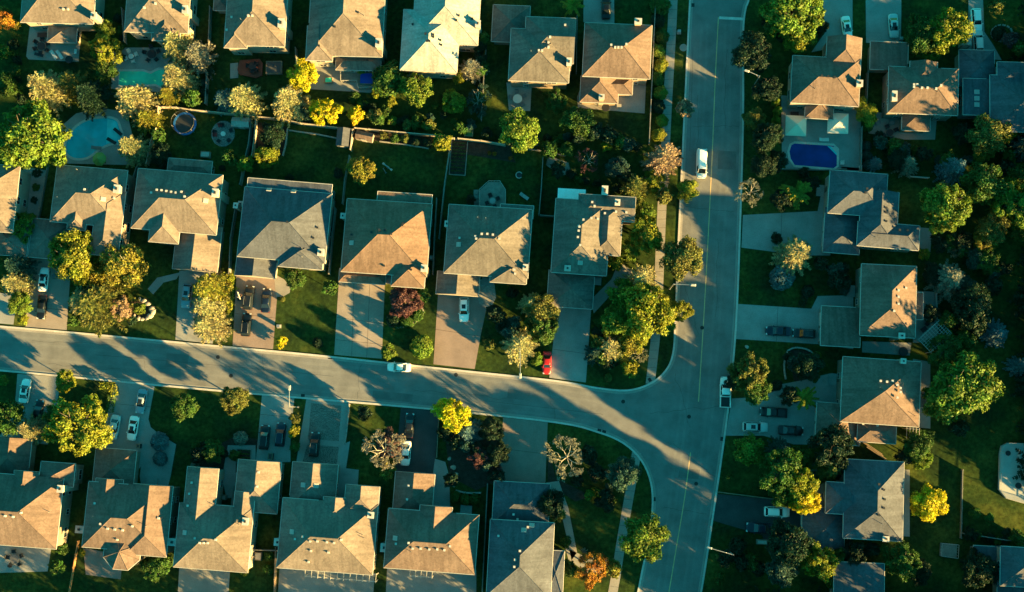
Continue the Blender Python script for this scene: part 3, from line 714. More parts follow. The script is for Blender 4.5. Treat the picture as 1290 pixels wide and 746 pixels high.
house('L shaped tan house wrapped round a shaded front court', 4, 'tan', 'cream',
      [(222, 637, 316, 717, 'xhh', E2, .5), (231, 590, 271, 690, 'yhg', E2 - .03, .5), (297, 581, 352, 645, 'yhg', 4.6, .5), (294, 620, 320, 660, 'yhg', E2 - .1, .5)],
      chim=[(217, 683, 1.2, 1.2, -2, 'cream'), (309, 657, .9, 1.2, 0, 'grey')], sky=[(233, 671)], vents=[(252, 684), (257, 684), (262, 684), (272, 680), (246, 678), (242, 608), (239, 622), (237, 637), (326, 595), (324, 613)], win='ESW', gar={2: 'N'}, dish=[(299, 655), (302, 661)])
house('tan house with the longer white slatted pergola along its rear wall', 4, 'tan', 'cream',
      [(352, 632, 473, 719, 'xhh', E2, .5), (366, 584, 424, 640, 'yhg', 4.2, .45), (434, 612, 477, 650, 'yhg', E2 - .1, .5), (406, 627, 440, 660, 'yhg', E2, .45)],
      chim=[(350, 683, 1.2, 1.2, -2, 'cream'), (467, 649, 1, 1, .1, 'cream')], sky=[(368, 670), (382, 611), (398, 612)],
      vents=[(391, 682), (400, 682), (412, 683), (421, 684), (430, 680), (392, 694), (414, 696), (389, 708), (382, 676), (372, 679)], win='ES', gar={1: 'N'}, dish=[(457, 674), (459, 678)])
house('rust brown house with five roof vents along its ridge and a garage gable in front', 4, 'brown', 'brick',
      [(486, 645, 601, 719, 'xhh', E2, .5), (496, 596, 546, 650, 'yhg', 3.6, .45), (527, 638, 568, 690, 'yhg', E2 - .05, .5)],
      chim=[(484, 690, 1.2, 1.4, -2, 'cream')], sky=[(498, 678)], vents=[(520, 691), (530, 691), (541, 692), (551, 692), (560, 693), (567, 688), (515, 684), (499, 685), (515, 612), (513, 629)], win='ES', gar={1: 'N'}, dish=[(518, 695)])
house('slate grey house at the corner with its garage in tree shade', 3, 'slate', 'grey',
      [(615, 657, 696, 752, 'yhh', E2, .5), (621, 608, 692, 662, 'xhh', 3.6, .45), (690, 694, 710, 750, 'xhh', E2 - .4, .3)],
      sky=[(660, 668), (670, 662)], vents=[(655, 694), (649, 705), (648, 714), (647, 648), (652, 654), (628, 675), (665, 664)], win='ESW', gar={1: 'N'})
# east side
house('brown hipped house above the blue covered pool', 4, 'brown', 'cream',
      [(997, 71, 1083, 133, 'xhh', E2, .5), (1041, 46, 1085, 88, 'yhg', E2 - .1, .5), (1014, 131, 1050, 150, 'yhg', 3.4, .45)],
      chim=[(1083, 105, 1, 1.1, .4, 'brick')], vents=[(1035, 96), (1043, 97), (1051, 98)], vcol='d', win='SW', gar={1: 'N'}, dish=[(1027, 112)])
house('brown hipped house with four white vents and a flat grey garage roof', 3, 'brown', 'brick',
      [(1119, 84, 1207, 145, 'xhh', E2, .5), (1096, 52, 1144, 89, 'f', 3.5, 0), (1146, 77, 1181, 110, 'yhg', E2 - .05, .5), (1136, 145, 1172, 165, 'yhg', 3.4, .45)],
      chim=[(1127, 121, .8, 1.8, .3, 'brick')], vents=[(1161, 111), (1168, 111), (1179, 112), (1185, 108), (1151, 107), (1155, 107), (1151, 110)], win='SW', gar={1: 'N'}, dish=[(1181, 116)])
house('slate roofed house in the top right corner with three white skylights', 2, 'slate', 'grey',
      [(1247, 94, 1345, 168, 'xhh', E2, .5), (1208, 62, 1253, 110, 'yhh', 3.8, .45), (1213, 98, 1247, 146, 'f', 4.6, 0), (1256, 78, 1330, 110, 'xhh', E2, .4)],
      sky=[(1230.5, 116), (1230.5, 124), (1230.5, 132)], win='SW', gar={1: 'N'})
house('grey roofed house with stepped wings between the blue pool and the wide grey driveway', 5, 'slate', 'cream',
      [(1044, 216, 1117, 272, 'xhh', E2, .5), (1083, 240, 1131, 309, 'yhg', E2 - .03, .5), (1080, 281, 1158, 313, 'xhh', E2 - .06, .45), (1038, 262, 1084, 320, 'yhh', 3.4, .45)],
      vents=[(1092, 238), (1116, 262), (1116, 268), (1116, 279), (1133, 290), (1143, 290), (1090, 243)], vcol='d', win='SW', gar={3: 'W'}, dish=[(1107, 239), (1103, 299)])
house('brown hipped house with a rear deck and a slatted white pergola corner', 3, 'brown', 'brick',
      [(1084, 333, 1154, 425, 'yhh', E2, .5), (1034, 386, 1084, 437, 'f', 3.6, 0), (1150, 368, 1163, 403, 'f', 3.6, 0)],
      vents=[(1131.5, 366), (1131.5, 374), (1131.5, 383), (1126, 392), (1141, 363)], chim=[(1136, 423, 1, .9, -.6, 'cream')], win='SWN', gar={1: 'W'}, dish=[(1100, 412)])
house('brown house with a hipped garage facing the driveway of three parked cars', 4, 'brown', 'brick',
      [(1060, 452, 1159, 535, 'yhh', E2, .5), (1080, 529, 1129, 558, 'xhh', 4.4, .4), (1028, 508, 1084, 560, 'yhh', 3.3, .45)],
      vents=[(1109, 480), (1117, 481), (1130, 485), (1134, 489), (1134, 494), (1130, 501), (1124, 480), (1087, 534), (1105, 536)], chim=[(1138, 455, .8, .8, .2, 'cream')], win='SWN', gar={2: 'W'}, dish=[(1153, 524), (1108, 488)])
house('slate blue hipped house beside the lone yellow tree on the back lawn', 3, 'slate', 'cream',
      [(1063, 580, 1138, 680, 'yhh', E2, .52), (1040, 608, 1088, 648, 'xhh', E2 - .1, .4), (1010, 640, 1064, 692, 'yhh', 3.2, .4)],
      vents=[(1107, 610), (1113, 617), (1114, 629), (1113, 640), (1107, 649)], vcol='d', chim=[(1116, 679, 1, .8, -.4, 'cream')], win='SWN', gar={2: 'W'}, dish=[(1111, 660)])
house('dark flat roofed house cut by the bottom edge near the lower right trees', 2, 'slate', 'grey', [(1050, 709, 1114, 790, 'f', 5.0, 0)], win='W')
house('grey roofed house in the bottom right corner past the shaded garden', 3, 'slate', 'grey', [(1260, 690, 1330, 740, 'xhh', E2, .5), (1226, 688, 1262, 709, 'f', 3.0, 0), (1256, 712, 1320, 790, 'yhh', 3.5, .3)], win='SW')
# ================================================================ TREES AND PLANTS
RNG = np.random.default_rng(11)
def leaves(name, C, D, size, mats=None, aspect=.6, outward=.7, bend=0.0):
    """C centres, D outward directions; each leaf spray a folded four-sided blade"""
    n = len(C)
    rnd = RNG.normal(size=(n, 3)); rnd /= np.linalg.norm(rnd, axis=1)[:, None]
    nn = D*outward + rnd*(1 - outward*.5); nn /= np.linalg.norm(nn, axis=1)[:, None] + 1e-9
    t = np.cross(nn, RNG.normal(size=(n, 3))); t /= np.linalg.norm(t, axis=1)[:, None] + 1e-9
    b = np.cross(nn, t)
    s = (size*RNG.uniform(.6, 1.35, n))[:, None]
    V = np.empty((n, 4, 3)); V[:, 0] = C - t*s; V[:, 1] = C - b*s*aspect + nn*s*bend; V[:, 2] = C + t*s; V[:, 3] = C + b*s*aspect + nn*s*bend*.5
    F = np.arange(4*n).reshape(n, 4)
    return fastmesh(name, V.reshape(-1, 3), F, [LEAF])
def strokes(name, A, Bp, wid):
    """narrow blades from A to Bp"""
    n = len(A); d = Bp - A; ln = np.linalg.norm(d, axis=1)[:, None] + 1e-9
    side = np.cross(d/ln, RNG.normal(size=(n, 3))*.6 + np.array([0, 0, 1])); side /= np.linalg.norm(side, axis=1)[:, None] + 1e-9
    w = (wid*RNG.uniform(.7, 1.3, n))[:, None]
    V = np.empty((n, 4, 3)); V[:, 0] = A; V[:, 1] = A + d*.45 + side*w; V[:, 2] = Bp; V[:, 3] = A + d*.45 - side*w
    return V
def unit(n):
    v = RNG.normal(size=(n, 3)); return v/np.linalg.norm(v, axis=1)[:, None]
def crown_broad(name, lobes, leaf, count, flat=.8, lob_r=(.24, .42), spread=.66):
    cs = []; ds = []
    L = []
    for i in range(lobes):
        th = 2.39996*i + RNG.uniform(-.5, .5); u = 1 - 1.55*(i + .5)/lobes
        rr = math.sqrt(max(0, 1 - u*u)); k = spread*RNG.uniform(.72, 1.16)
        L.append((np.array([math.cos(th)*rr*k, math.sin(th)*rr*k, u*k*flat]), RNG.uniform(*lob_r)))
    L.append((np.array([0, 0, .1]), .55))
    per = count//len(L)
    for c, r in L:
        # each lobe is itself a handful of smaller sprays, leaving gaps between them
        m = 9
        sub = c + unit(m)*r*.62*np.array([1, 1, .8])
        for q in sub:
            d = unit(per//m); rad = r*.48*RNG.uniform(.55, 1.1, per//m)[:, None]
            p = q + d*rad*np.array([1, 1, .8]); out = p - c*.3; out /= np.linalg.norm(out, axis=1)[:, None] + 1e-9
            cs.append(p); ds.append(out*.6 + d*.5)
    C = np.concatenate(cs); D = np.concatenate(ds); D /= np.linalg.norm(D, axis=1)[:, None]
    keep = np.linalg.norm(C*np.array([1, 1, 1/flat]), axis=1) > .32
    return leaves(name, C[keep], D[keep], leaf)
def crown_spruce(name, levels=15, hgt=2.6, seedk=0, droop=.22, wid=.034, per=8):
    As = []; Bs = []
    for i in range(levels):
        t = i/(levels - 1); z = hgt*(.06 + .93*t); rad = (1 - t)**.8*1.0 + .05; nb = int(5 + 8*(1 - t)); off = RNG.uniform(0, 6.28)
        for k in range(nb):
            a = off + 2*math.pi*k/nb + RNG.uniform(-.2, .2); rl = rad*RNG.uniform(.62, 1.18)
            dirv = np.array([math.cos(a), math.sin(a), 0]); side = np.array([-math.sin(a), math.cos(a), 0])
            for s in np.linspace(.18, 1, max(3, int(per*rl + 3))):
                c = dirv*rl*s; zz = z - droop*rl*s*s + .06*RNG.uniform(-1, 1)
                base = np.array([c[0], c[1], zz]); lw = .30*(1.08 - s)*rl + .05
                for sg in (-1, 1, -.45, .45, 0):
                    tip = base + dirv*(.09 + .05*RNG.random()) + side*sg*lw*RNG.uniform(.7, 1.2) + np.array([0, 0, RNG.uniform(-.05, .07)])
                    As.append(base); Bs.append(tip)
    A = np.array(As); Bp = np.array(Bs)
    V = strokes(name, A, Bp, wid)
    return fastmesh(name, V.reshape(-1, 3), np.arange(4*len(A)).reshape(-1, 4), [LEAF])
def crown_spiky(name, arms=26, wid=.03):
    As = []; Bs = []
    for k in range(arms):
        a = RNG.uniform(0, 6.28); el = RNG.uniform(.05, 1.2); L = RNG.uniform(.7, 1.1)*(1.1 - .35*el)
        pts = []
        for s in np.linspace(0, 1, 12):
            r = L*s; pts.append(np.array([math.cos(a)*r*math.cos(el*.6), math.sin(a)*r*math.cos(el*.6), .5 + math.sin(el)*r*.9 - .5*r*r]))
        for p, q in zip(pts[:-1], pts[1:]):
            side = np.cross(q - p, [0, 0, 1]); side /= np.linalg.norm(side) + 1e-9; d = (q - p)/np.linalg.norm(q - p)
            for j in range(5):
                b = p + (q - p)*j/5; s = np.linalg.norm(b[:2]); ln = .17*(1.1 - s*.6)
                for sg in (-1, 1):
                    As.append(b); Bs.append(b + side*sg*ln*RNG.uniform(.5, 1) + d*.08 + np.array([0, 0, -.03]))
            As.append(p); Bs.append(q + (q - p)*.6)
    A = np.array(As); Bp = np.array(Bs); V = strokes(name, A, Bp, wid)
    return fastmesh(name, V.reshape(-1, 3), np.arange(4*len(A)).reshape(-1, 4), [LEAF])
def crown_sparse(name, count=2600, leaf=.035):
    """ascending twigs with thin leaf cover"""
    As = []; Bs = []
    def grow(p, d, L, lev):
        q = p + d*L
        if lev >= 1: As.append(p); Bs.append(q + d*L*.15)
        if lev > 4 or L < .05: return
        for k in range(3 if lev < 3 else 4):
            nd = d + unit(1)[0]*.62 + np.array([0, 0, .06]); nd /= np.linalg.norm(nd); grow(q, nd, L*RNG.uniform(.58, .8), lev + 1)
    for k in range(9):
        a = 2*math.pi*k/9 + RNG.uniform(-.2, .2); d = np.array([math.cos(a)*.85, math.sin(a)*.85, RNG.uniform(.25, .8)]); d /= np.linalg.norm(d)
        grow(np.array([0, 0, -.45]), d, .36*RNG.uniform(.8, 1.1), 0)
    A = np.array(As); Bp = np.array(Bs); V = strokes(name, A, Bp, .011).reshape(-1, 3)
    V = V/np.percentile(np.linalg.norm(V[:, :2], axis=1), 99)
    return fastmesh(name, V, np.arange(len(V)).reshape(-1, 4), [LEAF])
def crown_column(name, count, leaf):
    z = RNG.uniform(0, 2.6, count); r = np.clip(np.minimum(1, (2.65 - z)/1.1), .05, 1)*RNG.uniform(.62, 1.02, count); a = RNG.uniform(0, 6.283, count)
    r *= 1 + .16*np.sin(5*a + 3*z)
    C = np.stack([r*np.cos(a), r*np.sin(a), z], 1); D = np.stack([np.cos(a), np.sin(a), .3 + 0*a], 1); D /= np.linalg.norm(D, axis=1)[:, None]
    return leaves(name, C, D, leaf)
def crown_ball(name, count, leaf):
    d = unit(count); r = RNG.uniform(.82, 1.0, count)[:, None]*(1 + .07*np.sin(d[:, :1]*9)*np.cos(d[:, 1:2]*8)); C = d*r*np.array([1, 1, .85])
    return leaves(name, C[C[:, 2] > -.6], d[C[:, 2] > -.6], leaf)
PRO = {
 'D': [crown_broad('crown', 22, .042, 13000), crown_broad('crown', 28, .042, 14000, lob_r=(.2, .36), spread=.72), crown_broad('crown', 17, .046, 11500, lob_r=(.28, .45)), crown_broad('crown', 24, .040, 13500, lob_r=(.18, .34), spread=.76)],
 'd': [crown_broad('crown', 12, .085, 3200, lob_r=(.3, .45), spread=.6), crown_broad('crown', 14, .085, 3400, lob_r=(.25, .42), spread=.66), crown_broad('crown', 10, .09, 2800, lob_r=(.3, .5), spread=.58)],
 'S': [crown_spruce('crown'), crown_spruce('crown', 13, 2.4, droop=.3), crown_spruce('crown', 16, 2.8, droop=.15)],
 'P': [crown_spiky('crown'), crown_spiky('crown', 30)],
 'B': [crown_sparse('crown'), crown_sparse('crown')],
 'C': [crown_column('crown', 4200, .10), crown_column('crown', 3800, .11)],
 'U': [crown_ball('crown', 2600, .085), crown_ball('crown', 2200, .095)],
}
def trunk_mesh(kind):
    t = MB()
    if kind in ('D', 'd', 'B'):
        t.tube((0, 0, 0), (0.01, 0, .45), .055, .045, 8); t.tube((.01, 0, .45), (0, .02, .9), .045, .032, 8)
        for k in range(7):
            a = 2*math.pi*k/7 + .3*(k % 2); z0 = .55 + .06*k; m = (math.cos(a)*.3, math.sin(a)*.3, z0 + .3); e = (math.cos(a + .15)*.62, math.sin(a + .15)*.62, z0 + .5)
            t.tube((0, 0, z0), m, .028, .018, 6); t.tube(m, e, .018, .006, 5); t.tube(m, (math.cos(a - .5)*.5, math.sin(a - .5)*.5, z0 + .62), .014, .004, 5)
    else:
        t.tube((0, 0, 0), (0, 0, 1.0), .05, .03, 8); t.tube((0, 0, 1.0), (0, 0, 2.3), .03, .008, 8)
    return t.mesh('trunk', BARK)
TR = {k: trunk_mesh(k) for k in ('D', 'S', 'B')}
TRW = TR['B'].copy(); TRW.materials.clear(); TRW.materials.append(PALEBARK)
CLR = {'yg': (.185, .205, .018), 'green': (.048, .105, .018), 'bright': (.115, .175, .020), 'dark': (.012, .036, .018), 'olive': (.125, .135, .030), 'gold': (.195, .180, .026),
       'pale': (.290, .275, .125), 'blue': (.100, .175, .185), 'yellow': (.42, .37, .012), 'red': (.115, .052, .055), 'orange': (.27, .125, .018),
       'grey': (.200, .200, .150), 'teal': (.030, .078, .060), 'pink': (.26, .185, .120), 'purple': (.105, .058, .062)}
KIND = {'D': ('leafy_tree', 'tree'), 'd': ('leafy_tree', 'tree'), 'S': ('spruce_tree', 'spruce'), 'P': ('drooping_conifer', 'conifer'), 'B': ('thin_leaved_tree', 'tree'),
        'C': ('columnar_cedar', 'cedar'), 'U': ('round_shrub', 'shrub')}
CNT = {}
def tree(x, y, r, kind, col, label, group=None, hk=1.0, name=None, rr=None):
    small = r < 13
    K = 'd' if (kind == 'D' and small) else kind
    m = M(x, y, 4); rad = r*m*(1.18 if r > 9 and group != 'trees beyond the frame' else 1.04)
    ps = PRO[K]; i = CNT.get(K, 0); CNT[K] = i + 1; cr = ps[i % len(ps)]
    if kind in 'DB':
        cz = max(rad*1.12, rad*.7 + 1.2)*hk if rad > 1.6 else rad*.95*hk
        ct = P(x, y, cz); base = Vector((ct.x, ct.y, 0)); zs = rad*1.05*min(hk, 1.2)
    elif kind in 'SC':
        hz = rad*(.85 if kind == 'S' else 1.2)*hk; ct = P(x, y, hz); base = Vector((ct.x, ct.y, 0)); zs = rad*hk; cz = rad*.25*hk
    elif kind == 'P':
        cz = rad*.6; ct = P(x, y, cz); base = Vector((ct.x, ct.y, 0)); zs = rad
    else:
        cz = rad*.6; ct = P(x, y, cz); base = Vector((ct.x, ct.y, 0)); zs = rad
    nm, cat = KIND[kind]
    if kind == 'D' and rad < 1.3: nm, cat = 'leafy_shrub', 'shrub'
    a = RNG.uniform(0, 6.28)
    o = root(name or nm, tuple(base), label, cat, group)
    WL.pop(o.name, None); o.rotation_euler = (0, 0, a)
    c = CLR[col] if isinstance(col, str) else col; f = RNG.uniform(.9, 1.1); c = (c[0]*f, c[1]*RNG.uniform(.94, 1.06)*f, c[2]*f)
    ex = RNG.uniform(.92, 1.1) if rr is None else rr
    if kind == 'U' and rad < 1.0:
        link('foliage', cr, o, c, (0, 0, cz), 0, (rad*ex, rad/ex, zs)); return o
    link('crown', cr, o, c, (0, 0, cz), 0, (rad*ex, rad/ex, zs))
    ts = cz + zs*.2 if kind in 'DB' else rad
    tm = TR['D'] if kind == 'D' else (TRW if kind == 'B' else TR['S'])
    if kind in 'DB': link('trunk', tm, o, None, (0, 0, 0), 0, (rad*.85, rad*.85, (cz + .35*zs)/1.2))
    else: link('trunk', tm, o, None, (0, 0, 0), 0, (rad, rad, (cz + zs*2.3)/2.6 if kind in 'SC' else max(.3, cz*.9)))
    return o
T = tree
# --- top left yards
T(3, 24, 15, 'D', 'orange', 'orange autumn tree cut by the left edge near the top left corner')
T(19, 31, 8, 'D', 'gold', 'small yellow green shrub beside the orange tree in the top left corner')
T(2, 66, 10, 'D', 'bright', 'small bright green tree on the left edge beside the lounger patio')
T(6, 106, 15, 'D', 'green', 'shaded green tree on the left edge above the big lobed tree')
T(131, 38, 13, 'D', 'bright', 'upper green tree in the tall clump between the two top left houses')
T(133, 62, 18, 'D', 'yg', 'middle yellow green tree, the widest of the clump between the two top left houses')
T(134, 87, 14, 'D', 'green', 'lowest and darkest tree of the clump between the two top left houses')
T(61, 114, 22, 'S', 'pale', 'pale tan spruce above the big lobed tree, left of its pair', hk=1.0)
T(92, 108, 17, 'S', 'olive', 'olive spruce beside the pale tan spruce above the kidney pool')
T(118, 124, 18, 'S', 'dark', 'dark shaded spruce just above the kidney shaped pool')
T(42, 174, 40, 'D', 'bright', 'huge lobed green tree left of the kidney shaped pool', hk=1.0, rr=1.0)
T(171, 128, 21, 'S', 'pale', 'pale tan spruce standing at the lower edge of the emerald green pool')
T(188, 152, 15, 'S', 'gold', 'yellowish spruce between the emerald pool and the fence corner')
T(169, 188, 16, 'S', 'pale', 'pale spruce right of the kidney shaped pool')
T(226, 60, 19, 'S', 'pale', 'tall pale spruce beside the house above the emerald pool')
T(251, 72, 18, 'S', 'grey', 'grey green spruce right of the tall pale spruce near the red deck house')
T(226, 100, 18, 'S', 'pale', 'pale spruce right of the emerald green pool')
T(214, 122, 12, 'S', 'gold', 'small yellowish spruce right of the emerald pool, by the fence')
T(241, 124, 12, 'D', 'green', 'green bush against the fence below the pale spruces')
T(283, 127, 13, 'S', 'blue', 'bluish spruce left of the round tan spruce at the back fence')
T(309, 128, 19, 'S', 'pale', 'round tan spruce at the back fence below the red deck')
T(365, 130, 20, 'S', 'pale', 'tan spruce left of the lower bright yellow tree at the back fence')
T(378, 143, 12, 'S', 'teal', 'dark green spruce tucked between the tan spruce and the lower yellow tree')
T(381, 95, 19, 'D', 'yellow', 'upper bright yellow tree right of the red deck')
T(409, 141, 17, 'D', 'yellow', 'lower bright yellow tree at the back fence')
T(449, 146, 11, 'D', 'yellow', 'small yellow tree right of the lower bright yellow tree', name='leafy_tree')
T(456, 88, 7, 'D', 'bright', 'pointed green shrub left of the small yellow shrub under the hot tub')
T(474, 118, 8, 'D', 'yg', 'yellow green shrub just below the blue hot tub', hk=1.2)
T(491, 100, 17, 'C', 'green', 'tall narrow green tree between the hot tub and the palest roofed house', hk=.8)
T(494, 128, 8, 'D', 'yg', 'yellow green shrub below the tall narrow green tree')
T(486, 142, 9, 'D', 'green', 'small green shrub on the lawn bed below the tall narrow tree')
T(470, 138, 9, 'D', 'dark', 'dark shrub in the garden bed right of the small yellow tree')
T(524, 112, 21, 'D', 'bright', 'green tree against the rear wall of the palest roofed house')
T(572, 128, 15, 'D', 'yg', 'rounded yellow green tree below the palest roofed house')
T(602, 126, 18, 'B', 'teal', 'dusky wispy tree right of the rounded yellow green tree')
T(596, 88, 13, 'S', 'grey', 'grey green conifer beside the rear corner of the palest roofed house')
T(578, 98, 9, 'D', 'yg', 'small yellow green shrub touching the rear corner of the palest roofed house')
T(548, 132, 6, 'D', 'green', 'small green shrub left of the rounded yellow green tree')
T(541, 158, 9, 'D', 'olive', 'pale shrub above the back fence in the lit strip of lawn')
T(558, 178, 12, 'D', 'yg', 'yellow green tree where the two back fences meet')
T(580, 162, 9, 'D', 'green', 'green shrub beside the green compost box')
T(614, 168, 9, 'D', 'dark', 'dark shrub on the back fence right of the compost box')
T(655, 164, 25, 'D', 'bright', 'large green tree below the round white patio table')
T(690, 188, 12, 'D', 'green', 'small green tree right of the large green one at the back fence')
T(700, 127, 14, 'D', 'green', 'green shrub below the rear wall of the olive grey top house')
T(728, 152, 20, 'D', 'green', 'dark green tree below the hipped wing of the square brown house', hk=.9)
T(748, 166, 12, 'D', 'dark', 'dark bush between the green tree and the reddish bush')
T(714, 188, 10, 'D', 'green', 'narrow green tree beside the small stone patio')
T(742, 202, 15, 'B', 'red', 'reddish twiggy bush in the shaded corner yard')
T(764, 185, 8, 'D', 'yg', 'small lit yellow green bush right of the reddish one')
T(722, 10, 14, 'P', 'yg', 'yellow green tree with spreading fronds cut by the top edge')
T(778, 212, 14, 'D', 'teal', 'dark shaded tree in the corner yard left of the pinkish conifer')
# --- cedars beside the pavement
for i, (x, y, r, c) in enumerate(((832, 6, 10, 'green'), (829, 26, 8, 'dark'), (834, 46, 8, 'green'), (828, 64, 8, 'bright'), (833, 82, 8, 'yg'), (827, 99, 8, 'green'), (832, 117, 8, 'bright'), (829, 134, 8, 'dark'), (834, 152, 7, 'bright'), (830, 170, 8, 'yg'))):
    T(x, y, r, 'C', c, 'narrow cedar in the row along the pavement beside the square brown house', 'cedars along the pavement', hk=.55)
T(862, 137, 11, 'D', 'pink', 'small reddish brown tree on the verge of the long street', name='leafy_tree')
T(865, 240, 14, 'D', 'yg', 'yellow green street tree level with the white van, slightly below')
T(835, 203, 20, 'S', 'pink', 'pinkish tan conifer at the pavement beside the corner house')
T(800, 238, 17, 'S', 'olive', 'olive conifer left of the yellow lit tree behind the corner house')
T(824, 228, 13, 'D', 'yg', 'yellow lit tree between the two conifers at the corner pavement')
T(790, 222, 11, 'D', 'dark', 'small dark tree touching the olive conifer behind the corner house')
T(836, 246, 11, 'D', 'olive', 'small olive tree over the pavement below the pinkish conifer')
T(812, 268, 13, 'D', 'bright', 'small green tree at the east wall of the corner house')
T(815, 296, 21, 'D', 'yg', 'bright yellow green tree over the pavement beside the corner house')
T(859, 324, 26, 'D', 'olive', 'round olive brown street tree at the kerb of the long street', hk=.95)
T(775, 330, 10, 'D', 'yg', 'small yellow green shrub at the front of the corner house')
T(808, 354, 17, 'S', 'pale', 'pale conifer above the large green corner tree')
T(786, 372, 20, 'D', 'bright', 'bushy green tree at the upper left of the large green corner tree')
T(816, 390, 34, 'D', 'yg', 'large bright green tree overhanging the pavement near the corner', hk=1.1)
T(803, 418, 18, 'D', 'yg', 'yellow green tree at the lower side of the large bright green corner tree', hk=1.1)
T(838, 410, 13, 'D', 'bright', 'small tree between the large corner tree and the small yellow green street tree')
T(792, 316, 13, 'D', 'bright', 'green bush squeezed between the corner house wall and the bright yellow green tree')
T(778, 404, 22, 'D', 'bright', 'leafy green tree left of the large bright green corner tree')
T(857, 392, 14, 'D', 'yg', 'small yellow green street tree below the olive brown one')
T(768, 440, 16, 'S', 'pale', 'pale spruce right of the grey driveway near the corner', hk=1.1)
T(750, 446, 12, 'S', 'teal', 'blue green spruce at the edge of the grey driveway')
T(794, 434, 16, 'D', 'gold', 'golden olive tree near the corner, above the small yellow bush')
T(805, 447, 13, 'B', 'grey', 'grey twiggy tree between the golden tree and the pavement')
T(794, 465, 12, 'D', 'yg', 'small yellow bush low on the corner lawn')
T(766, 476, 5.5, 'U', 'olive', 'single round clipped shrub on the corner lawn near the kerb')
# --- front yards of the middle row
T(29, 285, 16, 'D', 'bright', 'round green tree between the left edge house and its neighbour')
T(26, 335, 15, 'S', 'teal', 'dusky spruce left of the white car in the left driveway')
T(22, 358, 16, 'S', 'pale', 'pale yellowish spruce at the left edge beside the black car')
T(26, 382, 15, 'D', 'bright', 'green tree left of the black car in the left driveway')
T(30, 403, 8, 'D', 'yg', 'small yellow bush at the kerb left of the black car')
T(95, 322, 31, 'D', 'yg', 'large yellow green tree right of the white car, left of the twiggy one', hk=.85)
T(156, 331, 28, 'D', 'gold', 'large golden green tree with bare twigs in the middle', hk=.85)
T(156, 331, 12, 'B', 'pale', 'bare pale twigs showing in the middle of the golden green tree', name='bare_tree', hk=2.4)
T(122, 348, 12, 'D', 'gold', 'small golden bush filling the gap under the two large front yard trees')
T(104, 380, 17, 'S', 'pale', 'tan yellow spruce at the left of the wide pale mass near the street', hk=.9)
T(128, 386, 27, 'S', 'olive', 'wide olive spruce in the front yard beside the rock ringed bed', hk=.8)
T(150, 388, 14, 'D', 'pink', 'reddish brown shrub right of the wide olive spruce')
T(93, 405, 9, 'D', 'green', 'green shrub at the kerb right of the left driveway')
T(176, 388, 9, 'D', 'bright', 'bright green shrub inside the ring of rocks')
T(166, 404, 7, 'D', 'dark', 'dark low shrub by the street below the ring of rocks')
T(267, 366, 21, 'S', 'gold', 'upper golden tan conifer between the two driveways')
T(264, 388, 21, 'S', 'pale', 'middle tan conifer between the two driveways')
T(266, 412, 18, 'S', 'pale', 'lowest tan conifer between the two driveways, by the street')
T(289, 350, 8, 'D', 'yg', 'small lit shrub above the conifers between two driveways')
T(371, 350, 14, 'D', 'green', 'green shrub at the front door of the slate blue roofed house')
T(415, 364, 10, 'D', 'green', 'green bush at the left edge of the broad sunlit driveway')
T(354, 431, 8, 'D', 'yellow', 'bright yellow shrub at the kerb on the lit front lawn')
T(400, 432, 6.5, 'U', 'dark', 'small dark shrub at the kerb on the lit front lawn')
T(356, 377, 3.5, 'U', 'olive', 'tiny round shrub at the tip of the curved front path')
T(509, 380, 20, 'D', 'red', 'purple red tree in front of the rust brown house', hk=.85)
T(496, 402, 9, 'U', 'dark', 'dark clipped shrub at the left of the crescent bed')
T(512, 405, 8, 'U', 'green', 'clipped green shrub in the middle of the crescent bed')
T(525, 397, 8, 'U', 'green', 'clipped green shrub at the right end of the crescent bed')
T(532, 372, 10, 'D', 'green', 'shaded green bush right of the purple red tree')
T(491, 443, 10, 'D', 'bright', 'small bright green street tree above the white car')
T(531, 437, 13, 'U', 'bright', 'round clipped green bush on the lawn right of the white car')
T(669, 384, 13, 'S', 'pale', 'pale tan spruce top left in the shaded yard clump')
T(684, 390, 20, 'D', 'olive', 'olive tree in the clump left of the grey driveway')
T(684, 412, 19, 'D', 'green', 'green tree hanging over the left edge of the grey driveway')
T(655, 437, 19, 'S', 'pale', 'grey tan spruce behind the street lamp left of the red car')
T(677, 453, 9, 'D', 'bright', 'small bright green bush touching the red car')
T(630, 402, 10, 'D', 'dark', 'dark shrub near the stone porch in the shaded front yard')
T(645, 368, 9, 'D', 'dark', 'dark shrub under the bay window of the octagonal deck house')
T(618, 434, 8, 'D', 'olive', 'low olive shrub in the lit corner of the shaded front lawn')
# --- back yards of the middle row
T(455, 214, 18, 'D', 'gold', 'round golden tree on the left of the seesaw lawn')
T(290, 200, 11, 'D', 'green', 'leftmost small green tree behind the slate blue roofed house')
T(311, 207, 11, 'D', 'bright', 'middle small green tree behind the slate blue roofed house')
T(336, 197, 14, 'D', 'yg', 'yellow green tree, right of two green ones behind the slate blue roofed house')
T(344, 172, 16, 'D', 'dark', 'dark low bush in the raised corner bed behind the slate blue roofed house')
T(364, 224, 6, 'D', 'dark', 'small dark shrub against the back gutter of the slate blue roofed house')
T(426, 218, 8, 'D', 'dark', 'dark shrub by the fence below the right garden shed')
for x, y, r, c in ((484, 171, 7, 'olive'), (497, 174, 7, 'green'), (511, 174, 7, 'olive'), (524, 178, 7, 'dark'), (538, 180, 7, 'dark')):
    T(x, y, r, 'D', c, 'low shrub in the row along the back fence of the seesaw lawn', 'shrubs along the seesaw lawn fence')
T(200, 172, 10, 'D', 'green', 'small green shrub left of the trampoline')
T(202, 195, 13, 'D', 'dark', 'dark shrub below the trampoline at the back corner')
